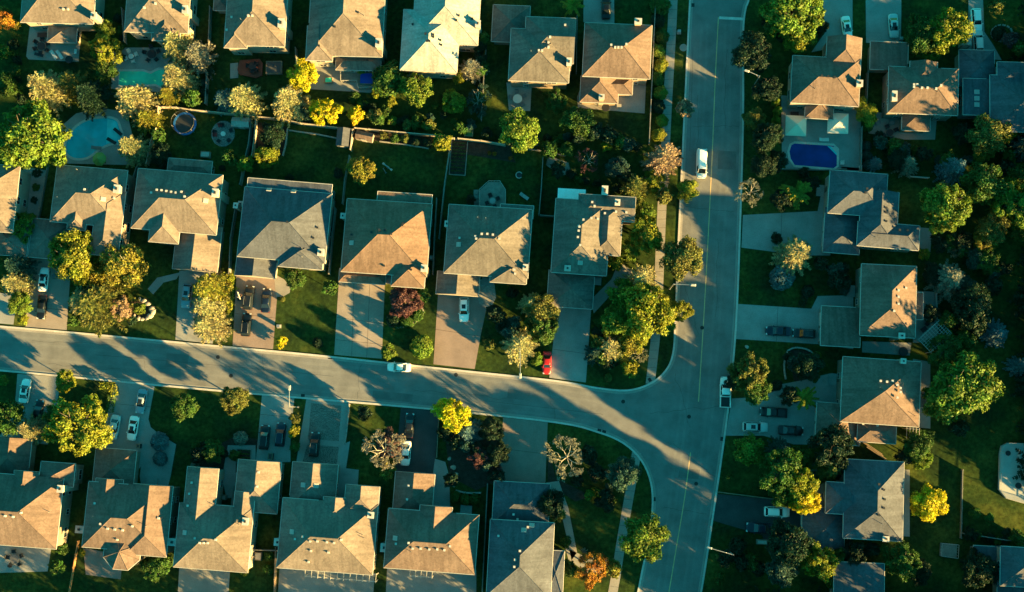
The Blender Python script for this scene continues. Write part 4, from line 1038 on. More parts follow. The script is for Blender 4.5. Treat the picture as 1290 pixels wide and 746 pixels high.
T(268, 150, 4, 'D', 'orange', 'small orange shrub beside the round paved patio')
T(617, 193, 3, 'D', 'orange', 'left orange flower clump on the shaded lawn')
T(623, 194, 3.4, 'D', 'orange', 'right and larger orange flower clump on the shaded lawn')
T(643, 199, 3.4, 'D', 'orange', 'orange flower clump by the fence below the large green tree')
T(592, 251, 7, 'D', 'dark', 'dark shrub left of the octagonal deck steps')
# --- bottom row front yards
T(4, 480, 8, 'D', 'bright', 'small green bush at the kerb cut by the left edge, below the street')
T(8, 525, 22, 'D', 'green', 'leafy green tree at the left edge below the street')
T(82, 480, 13, 'D', 'yg', 'yellow green bush at the kerb between the first two lower driveways')
T(42, 541, 15, 'S', 'pale', 'pale tan spruce in front of the lower left house')
T(70, 525, 14, 'D', 'green', 'shaded green tree above the pale tan spruce')
T(100, 535, 35, 'D', 'yg', 'large yellow green tree between the first two lower driveways', hk=.85)
T(201, 556, 10, 'U', 'blue', 'upper blue green round shrub beside the curved front path')
T(202, 578, 9, 'U', 'blue', 'lower blue green round shrub beside the curved front path')
T(232, 512, 17, 'D', 'green', 'dark green shrub with a lit yellow top on the shaded lawn')
T(227, 505, 7, 'P', 'yg', 'small lit yellow shrub above the dark green one on the shaded lawn')
T(295, 503, 17, 'D', 'olive', 'small round olive tree at the south kerb under the street')
T(268, 568, 14, 'D', 'green', 'green shrub in the bed in front of the L shaped house')
T(252, 572, 12, 'D', 'dark', 'dark shrub in the bed in front of the L shaped house')
T(303, 552, 9, 'U', 'grey', 'white flowering shrub beside the front court of the L shaped house')
T(245, 588, 6, 'U', 'grey', 'white flowering shrub at the gable tip of the L shaped house')
T(371, 527, 8, 'D', 'olive', 'upper olive shrub right of the black parked cars')
T(370, 544, 9, 'D', 'yg', 'middle yellow green shrub right of the black parked cars')
T(371, 562, 8, 'D', 'green', 'lowest green shrub right of the black parked cars')
T(484, 568, 26, 'B', 'grey', 'large grey twiggy tree left of the dark asphalt driveway', hk=1.1)
T(490, 560, 16, 'D', 'purple', 'dull purple leafed tree half hidden in the large grey twiggy one')
T(487, 590, 12, 'D', 'gold', 'small gold leafed tree at the foot of the large grey twiggy one')
T(459, 520, 10, 'D', 'dark', 'dark shrub in the lawn strip right of the cobbled driveway')
T(570, 521, 22, 'D', 'yellow', 'brilliant yellow tree at the south kerb right of the dark driveway')
T(590, 545, 16, 'S', 'blue', 'blue spruce touching the brilliant yellow kerb tree', hk=.7)
T(619, 541, 15, 'D', 'dark', 'dark shrub at the kerb left of the rose driveway')
T(628, 572, 15, 'D', 'dark', 'dark tree at the left edge of the rose driveway')
T(604, 576, 13, 'D', 'red', 'dull red shrub in the dark garden left of the rose driveway')
T(568, 606, 10, 'D', 'dark', 'dark shrub by the curved path of the five vent house')
for x, y in ((574, 626), (586, 629), (598, 629)): T(x, y, 7, 'U', 'green', 'clipped shrub in the shaded hedge row below the curved garden wall', 'clipped hedge below the garden wall')
T(714, 576, 26, 'B', 'grey', 'pale grey bare branched tree on the corner lawn south of the street', hk=.9)
T(782, 596, 17, 'B', 'grey', 'grey twiggy tree beside the lower pavement bend')
T(786, 596, 20, 'D', 'teal', 'dark leafy tree hanging over the lower pavement bend')
T(728, 606, 9, 'D', 'dark', 'dark shrub below the pale bare branched tree')
T(742, 624, 8, 'D', 'bright', 'green shrub at the left end of the curved lawn bed')
T(755, 632, 8, 'D', 'dark', 'dark shrub at the right end of the curved lawn bed')
T(693, 635, 18, 'D', 'dark', 'dark green tree over the garage roof of the slate corner house')
T(699, 646, 12, 'D', 'olive', 'olive tree at the lower edge of the dark one beside the slate corner house')
T(713, 682, 9, 'D', 'green', 'green shrub right of the slate corner house')
T(736, 694, 5, 'P', 'grey', 'small white tipped shrub by the lower garden path')
T(813, 679, 29, 'D', 'bright', 'big bright green street tree where the long street leaves the picture')
T(745, 716, 19, 'D', 'orange', 'orange brown tree at the bottom edge beside the slate corner house')
T(771, 717, 12, 'D', 'gold', 'golden shrub at the bottom edge right of the orange brown tree')
T(718, 716, 10, 'D', 'green', 'small green tree at the bottom edge left of the orange brown tree')
T(200, 715, 17, 'D', 'green', 'green tree at the bottom edge between the turret house and the L shaped house')
T(79, 692, 9, 'D', 'green', 'dark green shrub beside the rear corner of the leftmost lower house')
T(72, 716, 10, 'D', 'green', 'leafy shrub at the bottom edge right of the round patio')
T(104, 697, 5, 'D', 'yg', 'small lit shrub at the left of the turret')
T(308, 719, 8, 'D', 'yg', 'low yellow green shrub behind the L shaped house')
T(338, 700, 7, 'D', 'green', 'upper shrub in the strip between the L shaped house and its neighbour')
T(337, 718, 7, 'D', 'green', 'lower shrub in the strip between the L shaped house and its neighbour')
# --- east side
T(1000, 14, 36, 'D', 'bright', 'large green tree at the top edge right of the long street', hk=.85)
T(1007, 46, 21, 'D', 'yg', 'yellow green tree just below the large one at the top edge')
T(1030, 34, 13, 'D', 'dark', 'small dark tree between the large top tree and the driveway')
T(948, 67, 26, 'D', 'dark', 'round dark green street tree above the tilted lamp post', hk=.9)
T(950, 150, 14, 'D', 'olive', 'small olive tree at the kerb below the lamp post', hk=1.0)
for x, y, r in ((978, 128, 5), (980, 140, 5), (978, 152, 5), (979, 164, 5), (977, 176, 5)): T(x, y, r, 'C', 'bright', 'thin cedar in the short row left of the cream umbrellas', 'thin cedars beside the pool patio', hk=1.6)
T(978, 204, 14, 'D', 'dark', 'dark bush at the lower left of the blue covered pool')
T(1013, 218, 9, 'D', 'dark', 'round dark bush below the blue covered pool')
T(1163, 44, 22, 'D', 'green', 'shaded half green tree above the four vent house')
T(1194, 38, 27, 'D', 'yg', 'big yellow green tree left of the two white cars in the top right')
T(1172, 63, 14, 'D', 'bright', 'small bright tree below the big yellow green one in the top right')
T(1256, 7, 11, 'D', 'olive', 'olive shrub at the top edge right of the white cars')
T(1258, 42, 9, 'U', 'dark', 'round bed shrub on the lawn right of the white cars')
T(1287, 62, 12, 'D', 'green', 'green tree cut by the right edge near the top right corner')
T(1273, 50, 11, 'D', 'red', 'dark reddish shrub near the right edge in the top right yard')
T(1091, 141, 16, 'D', 'yg', 'oval yellow green tree between the two brown hipped houses', hk=.75, rr=.85)
T(1092, 158, 9, 'D', 'green', 'green shrub below the oval yellow green tree')
T(946, 241, 17, 'B', 'grey', 'grey twiggy tree at the east kerb above the wide grey driveway')
T(1002, 243, 19, 'P', 'yg', 'drooping yellow conifer above the wide grey driveway')
T(985, 252, 13, 'D', 'dark', 'dark bush left of the drooping yellow conifer')
T(1022, 232, 10, 'D', 'dark', 'dark bush right of the drooping yellow conifer')
for x, y in ((1092, 184), (1092, 196), (1093, 208)): T(x, y, 6.5, 'U', 'teal', 'rounded shrub in the row right of the pool patio', 'rounded shrubs beside the pool patio')
T(1108, 180, 8, 'D', 'green', 'green shrub below the tan patio of the four vent house')
T(1118, 182, 5, 'U', 'grey', 'white flowering shrub below the tan patio of the four vent house')
T(1129, 184, 5, 'U', 'bright', 'light green ball shrub below the tan patio of the four vent house')
T(1142, 208, 13, 'S', 'grey', 'grey green conifer in the dark yard below the four vent house')
T(1102, 207, 9, 'S', 'blue', 'small blue spruce at the back of the stepped wing house')
T(1130, 200, 13, 'D', 'dark', 'dark tree left of the grey green conifer')
T(1198, 215, 15, 'S', 'blue', 'blue spruce above the large round green tree', hk=1.4)
T(1213, 168, 13, 'D', 'dark', 'dark green tree left of the tall olive tree mass')
T(1243, 168, 25, 'D', 'olive', 'tall olive green tree below the slate house in the top right corner')
T(1264, 163, 17, 'D', 'yg', 'lighter olive tree touching the slate house in the top right corner')
T(1240, 190, 15, 'D', 'gold', 'golden olive tree at the lower edge of the tall olive one')
T(1284, 188, 17, 'S', 'teal', 'dusky conifer on the right edge below the top right house')
T(1190, 262, 29, 'D', 'bright', 'large round green tree right of the stepped wing house', hk=1.35)
T(1240, 232, 26, 'D', 'green', 'upper dark green tree in the mass at the right edge', hk=1.2)
T(1275, 258, 28, 'D', 'bright', 'large green tree against the right edge at mid height of the upper half')
T(1252, 285, 22, 'D', 'olive', 'olive green tree in the right edge mass, just below the middle')
T(1240, 306, 15, 'D', 'gold', 'golden green tree at the lower tip of the right edge mass')
T(1284, 222, 18, 'D', 'green', 'dark green tree on the right edge under the dusky conifer')
T(1248, 331, 14, 'D', 'green', 'shaded green bush under the golden green tree')
T(1163, 320, 9, 'D', 'yg', 'small bright shrub at the corner of the stepped wing house')
T(1205, 310, 13, 'B', 'pink', 'pinkish twiggy shrub below the large round green tree')
T(1193, 353, 20, 'S', 'grey', 'silver grey conifer right of the brown house with the deck', hk=0.8)
T(1175, 345, 14, 'D', 'dark', 'dark tree left of the silver grey conifer', hk=0.9)
T(1226, 386, 26, 'D', 'dark', 'broad dark green tree below the silver grey conifer', hk=1.0)
T(1215, 360, 14, 'D', 'teal', 'dark teal bush between the silver conifer and the broad dark tree')
T(1253, 420, 15, 'S', 'blue', 'blue spruce standing alone on the dark lawn near the right edge', hk=.7)
T(1284, 462, 13, 'S', 'blue', 'blue spruce cut by the right edge on the dark lawn', hk=.7)
T(1190, 443, 22, 'D', 'green', 'shaded green tree at the top of the great green clump', hk=0.8)
T(1212, 487, 42, 'D', 'bright', 'largest bright green tree on the east side, behind the three car house', hk=0.85)
T(1186, 502, 24, 'D', 'bright', 'green tree at the lower left of the largest east side tree', hk=1.0)
T(1192, 422, 9, 'D', 'yg', 'small bright tree right of the slatted white pergola')
T(1000, 322, 20, 'S', 'pale', 'half lit tan spruce on the dark lawn between the two wide driveways')
T(985, 350, 14, 'U', 'blue', 'round dusky blue shrub below the half lit tan spruce')
T(942, 361, 6, 'D', 'green', 'tiny green bush alone near the east kerb')
T(1018, 367, 8, 'U', 'dark', 'dark shrub at the upper edge of the pale driveway')
T(1052, 352, 12, 'D', 'dark', 'dark tree at the left wall of the brown house with the deck')
T(1062, 338, 9, 'D', 'dark', 'dark bush at the upper left corner of the brown house with the deck')
T(1019, 462, 18, 'D', 'dark', 'dark garden tree in the round bed above the three car driveway')
T(1000, 458, 10, 'D', 'teal', 'dusky shrub at the left edge of the round garden bed')
T(1029, 448, 5.5, 'U', 'bright', 'light green ball shrub at the right of the round garden bed')
T(944, 470, 22, 'D', 'olive', 'olive green tree over the east kerb beside the white pickup', hk=1.35)
T(952, 490, 19, 'D', 'green', 'green tree at the lower side of the olive kerb tree by the pickup', hk=1.35)
T(928, 478, 14, 'D', 'dark', 'dark foliage tree hanging over the white pickup')
T(978, 487, 9, 'D', 'dark', 'dark shrub left of the spiky yellow conifer')
T(1011, 502, 16, 'P', 'yg', 'spiky yellow conifer like a star above the three parked cars')
T(994, 498, 12, 'D', 'dark', 'dark shrub touching the spiky yellow conifer')
T(944, 567, 19, 'D', 'bright', 'round green tree below the silver car near the east kerb', hk=1.35)
T(983, 594, 27, 'D', 'green', 'green tree above the white vehicle in the lower right driveway', hk=1.35)
T(1007, 610, 23, 'D', 'yg', 'yellow green tree right of the white vehicle in the lower right driveway', hk=1.35)
T(1014, 630, 18, 'D', 'yellow', 'small yellow tree touching the lower right driveway, below the yellow green one', rr=1.0, hk=1.7)
T(985, 624, 15, 'D', 'green', 'green tree whose branches hang over the white vehicle in the lower right driveway', hk=1.3)
T(982, 568, 14, 'S', 'teal', 'dusky conifer above the green tree of the lower right driveway')
T(1048, 562, 25, 'D', 'dark', 'dark tree beside the hipped garage of the three car house', hk=1.35)
T(1044, 590, 16, 'S', 'olive', 'olive conifer below the dark tree beside the hipped garage')
T(918, 600, 5, 'D', 'green', 'small green bush at the east kerb above the dark lower driveway')
T(1154, 562, 17, 'D', 'green', 'upper hedge like tree above the lone yellow tree', hk=1.4)
T(1168, 556, 9, 'D', 'dark', 'dark shrub at the right end of the hedge like tree')
T(1160, 578, 13, 'D', 'bright', 'bright lower tree of the pair above the lone yellow tree', hk=1.4)
T(1142, 574, 12, 'D', 'dark', 'dark shrub at the upper right corner of the slate blue roofed house')
T(1170, 635, 22, 'D', 'yellow', 'lone yellow tree on the back lawn beside the slate blue roofed house', rr=1.0)
T(1136, 706, 21, 'D', 'green', 'green tree below the slate blue house near the bottom edge', hk=1.35)
T(1160, 722, 15, 'D', 'dark', 'dark green tree on the bottom edge right of the lower green one')
T(1100, 692, 10, 'D', 'dark', 'dark shrub below the rear wall of the slate blue house', hk=1.5)
T(994, 686, 27, 'D', 'dark', 'large dark tree below the navy car at the bottom right', hk=1.5)
T(985, 718, 20, 'D', 'teal', 'dusky tree at the bottom edge left of the yellow green one', hk=1.35)
T(1030, 706, 22, 'D', 'yg', 'yellow green tree at the bottom edge right of the large dark one', hk=1.5)
T(1050, 728, 14, 'D', 'bright', 'bright green tree on the bottom edge beside the dark flat roof')
T(930, 689, 12, 'D', 'dark', 'dark bush right of the lamp post near the bottom right kerb')
T(910, 703, 10, 'P', 'olive', 'olive spiky shrub at the kerb below the bottom right lamp post')
T(905, 728, 9, 'D', 'green', 'low green bush at the bottom edge by the east kerb')
T(1232, 716, 22, 'D', 'dark', 'large dark tree over the bottom right garden')
T(1258, 722, 13, 'D', 'teal', 'dusky tree beside the bottom right corner house')
T(1228, 646, 9, 'D', 'green', 'lit low shrub on the dark lawn above the bottom right garden')
T(1245, 654, 8, 'D', 'green', 'second low shrub right of the lit one above the bottom right garden')
T(1268, 672, 8, 'D', 'dark', 'dark shrub at the back wall of the bottom right corner house')
# unseen conifers added outside the frame to throw shade into it
for i in range(44):
    x = 1314 + (i % 3)*20; y = 4 + i*17.8
    if 640 < y < 735: continue
    T(x, y, 20 + (i*7) % 6, 'S', ('dark', 'green', 'teal')[i % 3], 'unseen tall conifer added for its shade beyond the right and lower edges of the picture', 'added shade conifers beyond the frame', hk=1.15)
for i in range(12):
    T(900 + i*34, 774 + (i % 2)*14, 20 + (i*5) % 6, 'S', ('dark', 'green')[i % 2], 'unseen tall conifer added for its shade beyond the right and lower edges of the picture', 'added shade conifers beyond the frame', hk=1.2)
for i in range(20):
    T(10 + i*37, 784 + (i % 2)*8, 16 + (i*5) % 5, 'S', ('dark', 'green')[i % 2], 'unseen tall conifer added for its shade beyond the right and lower edges of the picture', 'added shade conifers beyond the frame', hk=1.0)
T(1077, 697, 14, 'D', 'dark', 'dark tree added for shade between the slate blue house and the dark flat roof', hk=1.6)  # added tall tree, cuts off a wedge of sun on the junction
T(1056, 700, 10, 'D', 'green', 'small green tree added for shade above the left corner of the dark flat roof', hk=1.6)  # added beside it to block the same sun
T(1207, 540, 12, 'D', 'dark', 'dark bush in the shade below the largest east side tree')
T(1250, 360, 12, 'D', 'dark', 'dark bush on the lawn right of the broad dark green tree')
T(966, 112, 17, 'D', 'dark', 'upper dark tree added to shade the street between the olive kerb tree and brown house', hk=1.5)  # added tall and wide to block sun from the upper street
T(966, 174, 18, 'D', 'dark', 'dark tree added to shade the street, right below the olive kerb tree', hk=1.5)  # another added blocker, sized for the shade it casts on the street
T(962, 210, 15, 'D', 'dark', 'dark tree added to shade the street, above the grey twiggy kerb tree', hk=1.4)  # added to close a sunlit gap in the street's shade
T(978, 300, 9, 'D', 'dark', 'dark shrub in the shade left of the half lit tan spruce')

# undergrowth rows along fences and walls
def row(pts, n, r, cols, label, group, jit=2.5, kinds='D'):
    L_ = [0.0]
    for a, b in zip(pts[:-1], pts[1:]): L_.append(L_[-1] + math.hypot(b[0]-a[0], b[1]-a[1]))
    for i in range(n):
        s_ = L_[-1]*(i + .5)/n; k = max(j for j in range(len(pts) - 1) if L_[j] <= s_); f = (s_ - L_[k])/(L_[k+1] - L_[k])
        x = pts[k][0] + (pts[k+1][0]-pts[k][0])*f + RNG.uniform(-jit, jit); y = pts[k][1] + (pts[k+1][1]-pts[k][1])*f + RNG.uniform(-jit, jit)
        T(x, y, r*RNG.uniform(.75, 1.3), kinds, cols[i % len(cols)], label, group)
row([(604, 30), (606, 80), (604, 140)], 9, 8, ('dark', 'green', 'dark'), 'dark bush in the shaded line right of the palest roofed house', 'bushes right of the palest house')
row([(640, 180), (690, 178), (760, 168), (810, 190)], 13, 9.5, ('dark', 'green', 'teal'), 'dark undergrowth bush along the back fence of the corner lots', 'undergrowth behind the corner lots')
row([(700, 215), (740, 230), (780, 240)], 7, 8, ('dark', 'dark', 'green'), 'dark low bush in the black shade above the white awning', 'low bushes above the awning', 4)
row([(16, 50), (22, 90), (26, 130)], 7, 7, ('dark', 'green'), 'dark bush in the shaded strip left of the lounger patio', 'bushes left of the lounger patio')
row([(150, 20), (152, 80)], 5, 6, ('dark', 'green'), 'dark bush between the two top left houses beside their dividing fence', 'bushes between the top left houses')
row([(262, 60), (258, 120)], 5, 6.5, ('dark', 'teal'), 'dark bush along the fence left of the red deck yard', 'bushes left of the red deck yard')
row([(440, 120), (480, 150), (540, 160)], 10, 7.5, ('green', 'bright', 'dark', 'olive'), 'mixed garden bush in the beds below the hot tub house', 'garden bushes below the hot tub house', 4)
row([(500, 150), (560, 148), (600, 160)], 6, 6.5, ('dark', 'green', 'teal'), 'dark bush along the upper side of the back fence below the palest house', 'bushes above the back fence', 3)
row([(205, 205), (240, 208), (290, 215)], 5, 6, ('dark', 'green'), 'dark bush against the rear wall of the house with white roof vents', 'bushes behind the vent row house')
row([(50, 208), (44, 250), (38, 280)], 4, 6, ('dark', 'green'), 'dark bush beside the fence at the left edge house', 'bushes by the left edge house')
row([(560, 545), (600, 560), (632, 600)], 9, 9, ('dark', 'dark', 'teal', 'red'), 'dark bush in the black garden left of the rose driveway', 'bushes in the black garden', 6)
row([(245, 560), (300, 572)], 5, 7, ('green', 'dark'), 'low green bush in the bed before the front court of the L shaped house', 'bushes before the front court', 3)
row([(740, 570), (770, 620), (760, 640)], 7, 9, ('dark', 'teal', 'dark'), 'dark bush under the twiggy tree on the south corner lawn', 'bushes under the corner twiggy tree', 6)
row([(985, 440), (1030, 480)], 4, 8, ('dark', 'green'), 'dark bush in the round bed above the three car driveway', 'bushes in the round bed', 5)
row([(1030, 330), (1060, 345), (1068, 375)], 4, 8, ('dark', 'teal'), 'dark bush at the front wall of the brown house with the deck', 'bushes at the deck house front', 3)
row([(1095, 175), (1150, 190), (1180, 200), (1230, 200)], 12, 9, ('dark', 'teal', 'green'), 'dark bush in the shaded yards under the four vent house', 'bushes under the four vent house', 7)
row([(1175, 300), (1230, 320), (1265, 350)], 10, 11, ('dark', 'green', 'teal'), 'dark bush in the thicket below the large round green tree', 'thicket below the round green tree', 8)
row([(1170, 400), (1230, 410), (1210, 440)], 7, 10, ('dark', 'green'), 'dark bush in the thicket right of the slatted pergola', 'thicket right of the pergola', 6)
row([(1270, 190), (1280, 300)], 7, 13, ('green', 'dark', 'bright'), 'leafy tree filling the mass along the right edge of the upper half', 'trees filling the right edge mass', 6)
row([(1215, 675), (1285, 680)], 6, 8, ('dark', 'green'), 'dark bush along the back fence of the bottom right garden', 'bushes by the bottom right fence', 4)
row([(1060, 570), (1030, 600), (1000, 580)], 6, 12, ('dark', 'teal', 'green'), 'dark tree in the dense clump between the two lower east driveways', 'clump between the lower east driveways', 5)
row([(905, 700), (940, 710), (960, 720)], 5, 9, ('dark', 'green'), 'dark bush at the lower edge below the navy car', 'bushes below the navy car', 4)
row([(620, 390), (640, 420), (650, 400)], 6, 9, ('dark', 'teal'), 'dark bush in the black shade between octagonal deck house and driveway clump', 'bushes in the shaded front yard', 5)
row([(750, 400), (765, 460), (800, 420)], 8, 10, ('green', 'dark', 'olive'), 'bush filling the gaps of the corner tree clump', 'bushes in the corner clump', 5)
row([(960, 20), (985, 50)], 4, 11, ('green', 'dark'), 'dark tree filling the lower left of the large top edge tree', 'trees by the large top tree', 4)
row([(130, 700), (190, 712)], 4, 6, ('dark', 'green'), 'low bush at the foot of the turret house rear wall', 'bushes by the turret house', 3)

# hedges: clipped boxes of leaves
def hedge(pts, w, h, col, label, group=None):
    pw = [P(x, y, h) for x, y in pts]; C = []; D = []
    for a, b in zip(pw[:-1], pw[1:]):
        L_ = (b - a).length; t = (b - a)/L_; nrm = Vector((-t.y, t.x, 0)); n = int(L_*w*45 + L_*h*60)
        for _ in range(n):
            s = RNG.uniform(-.2, L_ + .2)
            if RNG.random() < .5: u, z, d = RNG.uniform(-w/2, w/2), h*RNG.uniform(.9, 1.04), (0, 0, 1)
            else:
                sg = 1 if RNG.random() < .5 else -1; u, z, d = sg*w/2*RNG.uniform(.9, 1.05), h*RNG.random(), (nrm.x*sg, nrm.y*sg, .2)
            C.append((a.x + t.x*s + nrm.x*u, a.y + t.y*s + nrm.y*u, z)); D.append(d)
    C = np.array(C); D = np.array(D, dtype=float); o0 = (pw[0].x, pw[0].y, 0); C -= np.array(o0)
    me = leaves('hedge', C, D, .16); o = link('hedge', me, None, CLR[col], o0); tag(o, label, 'hedge', group); return o
hedge([(126, 486), (141, 486), (143, 498)], 1.3, 1.4, 'yg', 'L shaped yellow green clipped hedge at the kerb beside the lower driveway')
hedge([(140, 500), (137, 518)], 1.3, 1.1, 'green', 'green hedge strip running down the left side of the lower driveway')
hedge([(292, 348), (288, 400)], .8, .9, 'yg', 'low lit hedge left of the driveway with three dark cars')
hedge([(498, 412), (518, 408), (532, 392)], .9, .7, 'green', 'low curved hedge round the crescent bed on the front lawn')
hedge([(1018, 365), (1010, 385)], 1.2, .8, 'dark', 'short dark hedge at the bend of the pale east driveway')
hedge([(1150, 548), (1176, 552)], 2.4, 2.2, 'green', 'broad green hedge behind the house with the three parked cars')
hedge([(745, 618), (775, 632)], 1.4, .7, 'bright', 'low curved hedge across the shaded corner lawn')
# ================================================================ VEHICLES
PAINT = mat('car_paint', (1, 1, 1), .32, .03, 1, .02, spec=.45, objcol=True)
PAINT.node_tree.nodes['Principled BSDF'].inputs['Coat Weight'].default_value = .25
CGLASS = plain('car_glass', (.012, .018, .022), .06, .7)
TYRE = plain('rubber', (.015, .015, .015), .8)
RIM = plain('alloy', (.35, .35, .36), .35, .5, .8)
HEADL = plain('headlight_lens', (.55, .56, .55), .15, .6)
TAILL = plain('taillight_lens', (.22, .01, .01), .3, .6)
def loft(mb, st, mi=0, caps=True):
    """st: list of (x, [(y, z) half profile from low side to the centre line])"""
    n = len(st[0][1]); ring = 2*n - 1 if abs(st[0][1][-1][0]) < 1e-6 else 2*n; vs = []; 
    for x, pr in st:
        full = list(pr) + [(-y, z) for y, z in reversed(pr) if abs(y) > 1e-6]
        vs += [(x, y, z) for y, z in full]; ring = len(full)
    fs = []
    for i in range(len(st) - 1):
        for j in range(ring - 1): fs.append((i*ring + j, (i+1)*ring + j, (i+1)*ring + j + 1, i*ring + j + 1))
    if caps: fs.append(tuple(range(ring))); fs.append(tuple((len(st)-1)*ring + i for i in range(ring - 1, -1, -1)))
    mb.add(vs, fs, mi)
def vehicle_parts(kind):
    """nose towards +x"""
    parts = []
    spec = {'sedan': dict(L=4.75, W=1.84, belt=.93, hood=.90, tail=1.0, roof=1.45, c=(-1.55, -.85, .45, 1.15), deck=-1.45),
            'suv': dict(L=4.75, W=1.92, belt=1.08, hood=1.08, tail=1.1, roof=1.72, c=(-2.22, -1.85, .35, 1.05), deck=-2.3),
            'van': dict(L=5.7, W=2.05, belt=1.2, hood=1.15, tail=1.5, roof=2.15, c=(-2.78, -2.6, 1.35, 2.1), deck=-2.8),
            'pickup': dict(L=5.6, W=2.0, belt=1.12, hood=1.12, tail=1.1, roof=1.85, c=(-.75, -.5, .75, 1.45), deck=-.8)}[kind]
    L, W, belt, roof = spec['L'], spec['W'], spec['belt'], spec['roof']; h = L/2; w = W/2
    xs = [-h, -h+.06, -h+.25, -h+.7, -h*.4, 0, h*.35, h-1.15, h-.6, h-.22, h-.05, h]
    ws = [.80, .90, .96, 1, 1, 1, 1, .99, .96, .88, .78, .66]
    st = []
    for x, k in zip(xs, ws):
        top = belt
        if x > spec['c'][3] - .1: top = spec['hood'] - .16*((x - spec['c'][3])/(h - spec['c'][3]))**2
        if x >= h - .06: top = .62
        if x >= h - .25 and x < h - .06: top = .74
        if x <= -h + .01: top = min(belt, .9) - .1
        y = w*k
        st.append((x, [(y*.90, .22), (y, .38), (y, .62), (y*.985, top - .10), (y*.93, top - .02), (y*.60, top + (.035 if x > 0 else .01)), (0, top + (.05 if x > 0 else .015))]))
    b = MB(); 
    if kind == 'pickup':
        loft(b, [s for s in st if s[0] > -.9] and [(-.85, st[5][1])] + [s for s in st if s[0] >= 0])
        b.box((-1.82, 0, .42), (1.96, W*.96, .4)); 
        for sy in (-1, 1): b.box((-1.82, sy*(w - .10), .86), (1.96, .16, .5))
        b.box((-2.74, 0, .86), (.10, W*.92, .46))
        parts.append(('bed_liner', (lambda m: (m.box((-1.80, 0, .64), (1.82, W*.78, .05)), m)[1])(MB()), DARKPLASTIC, False, None))
    else: loft(b, st)
    parts.insert(0, ('body', b, PAINT, True, 'c'))
    # greenhouse
    x0, x1, x2, x3 = spec['c']; gw0 = w*.93; gw1 = w*.74
    gls = MB(); z0 = belt - .04; zr = roof - .06
    lo = [(x0, gw0*.92), (x0 + .12, gw0), (x3 - .25, gw0), (x3, gw0*.84)]
    hi = [(x1, gw1*.92), (x1 + .1, gw1), (x2 - .1, gw1), (x2, gw1*.92)]
    vs = []
    for (x, y) in lo: vs += [(x, y, z0), (x, -y, z0)]
    for (x, y) in hi: vs += [(x, y, zr), (x, -y, zr)]
    fs = []
    for i in range(3):
        a, c = 2*i, 2*(i+1); fs += [(a, c, c + 8, a + 8), (a + 9, c + 9, c + 1, a + 1), (a + 8, c + 8, c + 9, a + 9)]
    fs += [(0, 8, 9, 1), (6, 7, 15, 14)]
    gls.add(vs, fs)
    parts.append(('window_glass', gls, CGLASS, False, None))
    # painted roof skin and pillars
    rf = MB(); e = .03
    st2 = []
    for x, k in ((x1 + .02, .84), (x1 + .18, .97), ((x1+x2)/2, 1.0), (x2 - .2, .97), (x2 - .04, .84)):
        y = gw1*k + e; mid = .035 if abs(x - (x1+x2)/2) < .5 else .01
        st2.append((x, [(y, zr - .03), (y*.96, zr + .035), (y*.6, zr + .05 + mid*.5), (0, zr + .05 + mid)]))
    loft(rf, st2)
    parts.append(('roof', rf, PAINT, True, 'c'))
    pl = MB()
    for sy in (-1, 1):
        pl.tube((x3 - .02, sy*gw0*.85, z0), (x2 - .02, sy*gw1*.93, zr), .045, n=5); pl.tube((x0 + .02, sy*gw0*.93, z0), (x1 + .02, sy*gw1*.93, zr), .07 if kind != 'van' else .1, n=5)
        pl.tube(((x0+x3)/2 - .1, sy*(gw0 + .005), z0), ((x1+x2)/2, sy*(gw1 + .01), zr), .035, n=5)
    if kind == 'van':
        for sy in (-1, 1): pl.add([(x0, sy*(gw0 + .02), z0), (x3 - 1.3, sy*(gw0 + .02), z0), (x2 - .9, sy*(gw1 + .03), zr), (x1, sy*(gw1 + .03), zr)], [(0, 1, 2, 3)])
        pl.add([(x0 - .02, gw0*.93, z0), (x0 - .02, -gw0*.93, z0), (x1 - .02, -gw1*.93, zr), (x1 - .02, gw1*.93, zr)], [(0, 1, 2, 3)])
    parts.append(('pillars', pl, PAINT, False, 'c'))
    for sx in (-1, 1):
        for sy in (-1, 1):
            t = MB(); x = sx*(h - .92); y = sy*(w - .13)
            t.tube((x, y - .11, .33), (x, y + .11, .33), .33, n=18)
            rm = MB(); rm.tube((x, y + sy*.10, .33), (x, y + sy*.125, .33), .21, n=14)
            parts.append(('wheel', t, TYRE, False, None, ('rim', rm, RIM)))
    for sy in (-1, 1):
        m = MB(); m.box((h - .20, sy*w*.66, .70), (.34, .34, .13)); parts.append(('headlight', m, HEADL, False, None))
        m = MB(); m.box((-h + .12, sy*w*.76, .84 if kind != 'pickup' else .9), (.24, .26, .15)); parts.append(('tail_light', m, TAILL, False, None))
        m = MB(); m.box((x3 - .22, sy*(w + .06), belt + .05), (.14, .20, .13)); parts.append(('mirror', m, PAINT, False, 'c'))
    if kind == 'suv':
        for sy in (-1, 1):
            m = MB(); m.tube((x1 + .25, sy*gw1*.88, roof + .03), (x2 - .2, sy*gw1*.88, roof + .03), .025, n=5); parts.append(('roof_rail', m, METAL, False, None))
    if kind == 'pickup':
        m = MB(); m.box((-.86, 0, 1.22), (.10, W*.9, .16)); parts.append(('cab_guard', m, PAINT, False, 'c'))
    out = []
    for p in parts:
        out.append((p[0], p[1].mesh(p[0], p[2], p[3]), p[4], (p[5][0], p[5][1].mesh(p[5][0], p[5][2])) if len(p) > 5 else None))
    sr = MB(); sr.box(((x1+x2)/2 + .25, 0, zr + .085), (.85, gw1*1.1, .02)); out.append(('sunroof', sr.mesh('sunroof', CGLASS), 's', None))
    return out
VP = {}
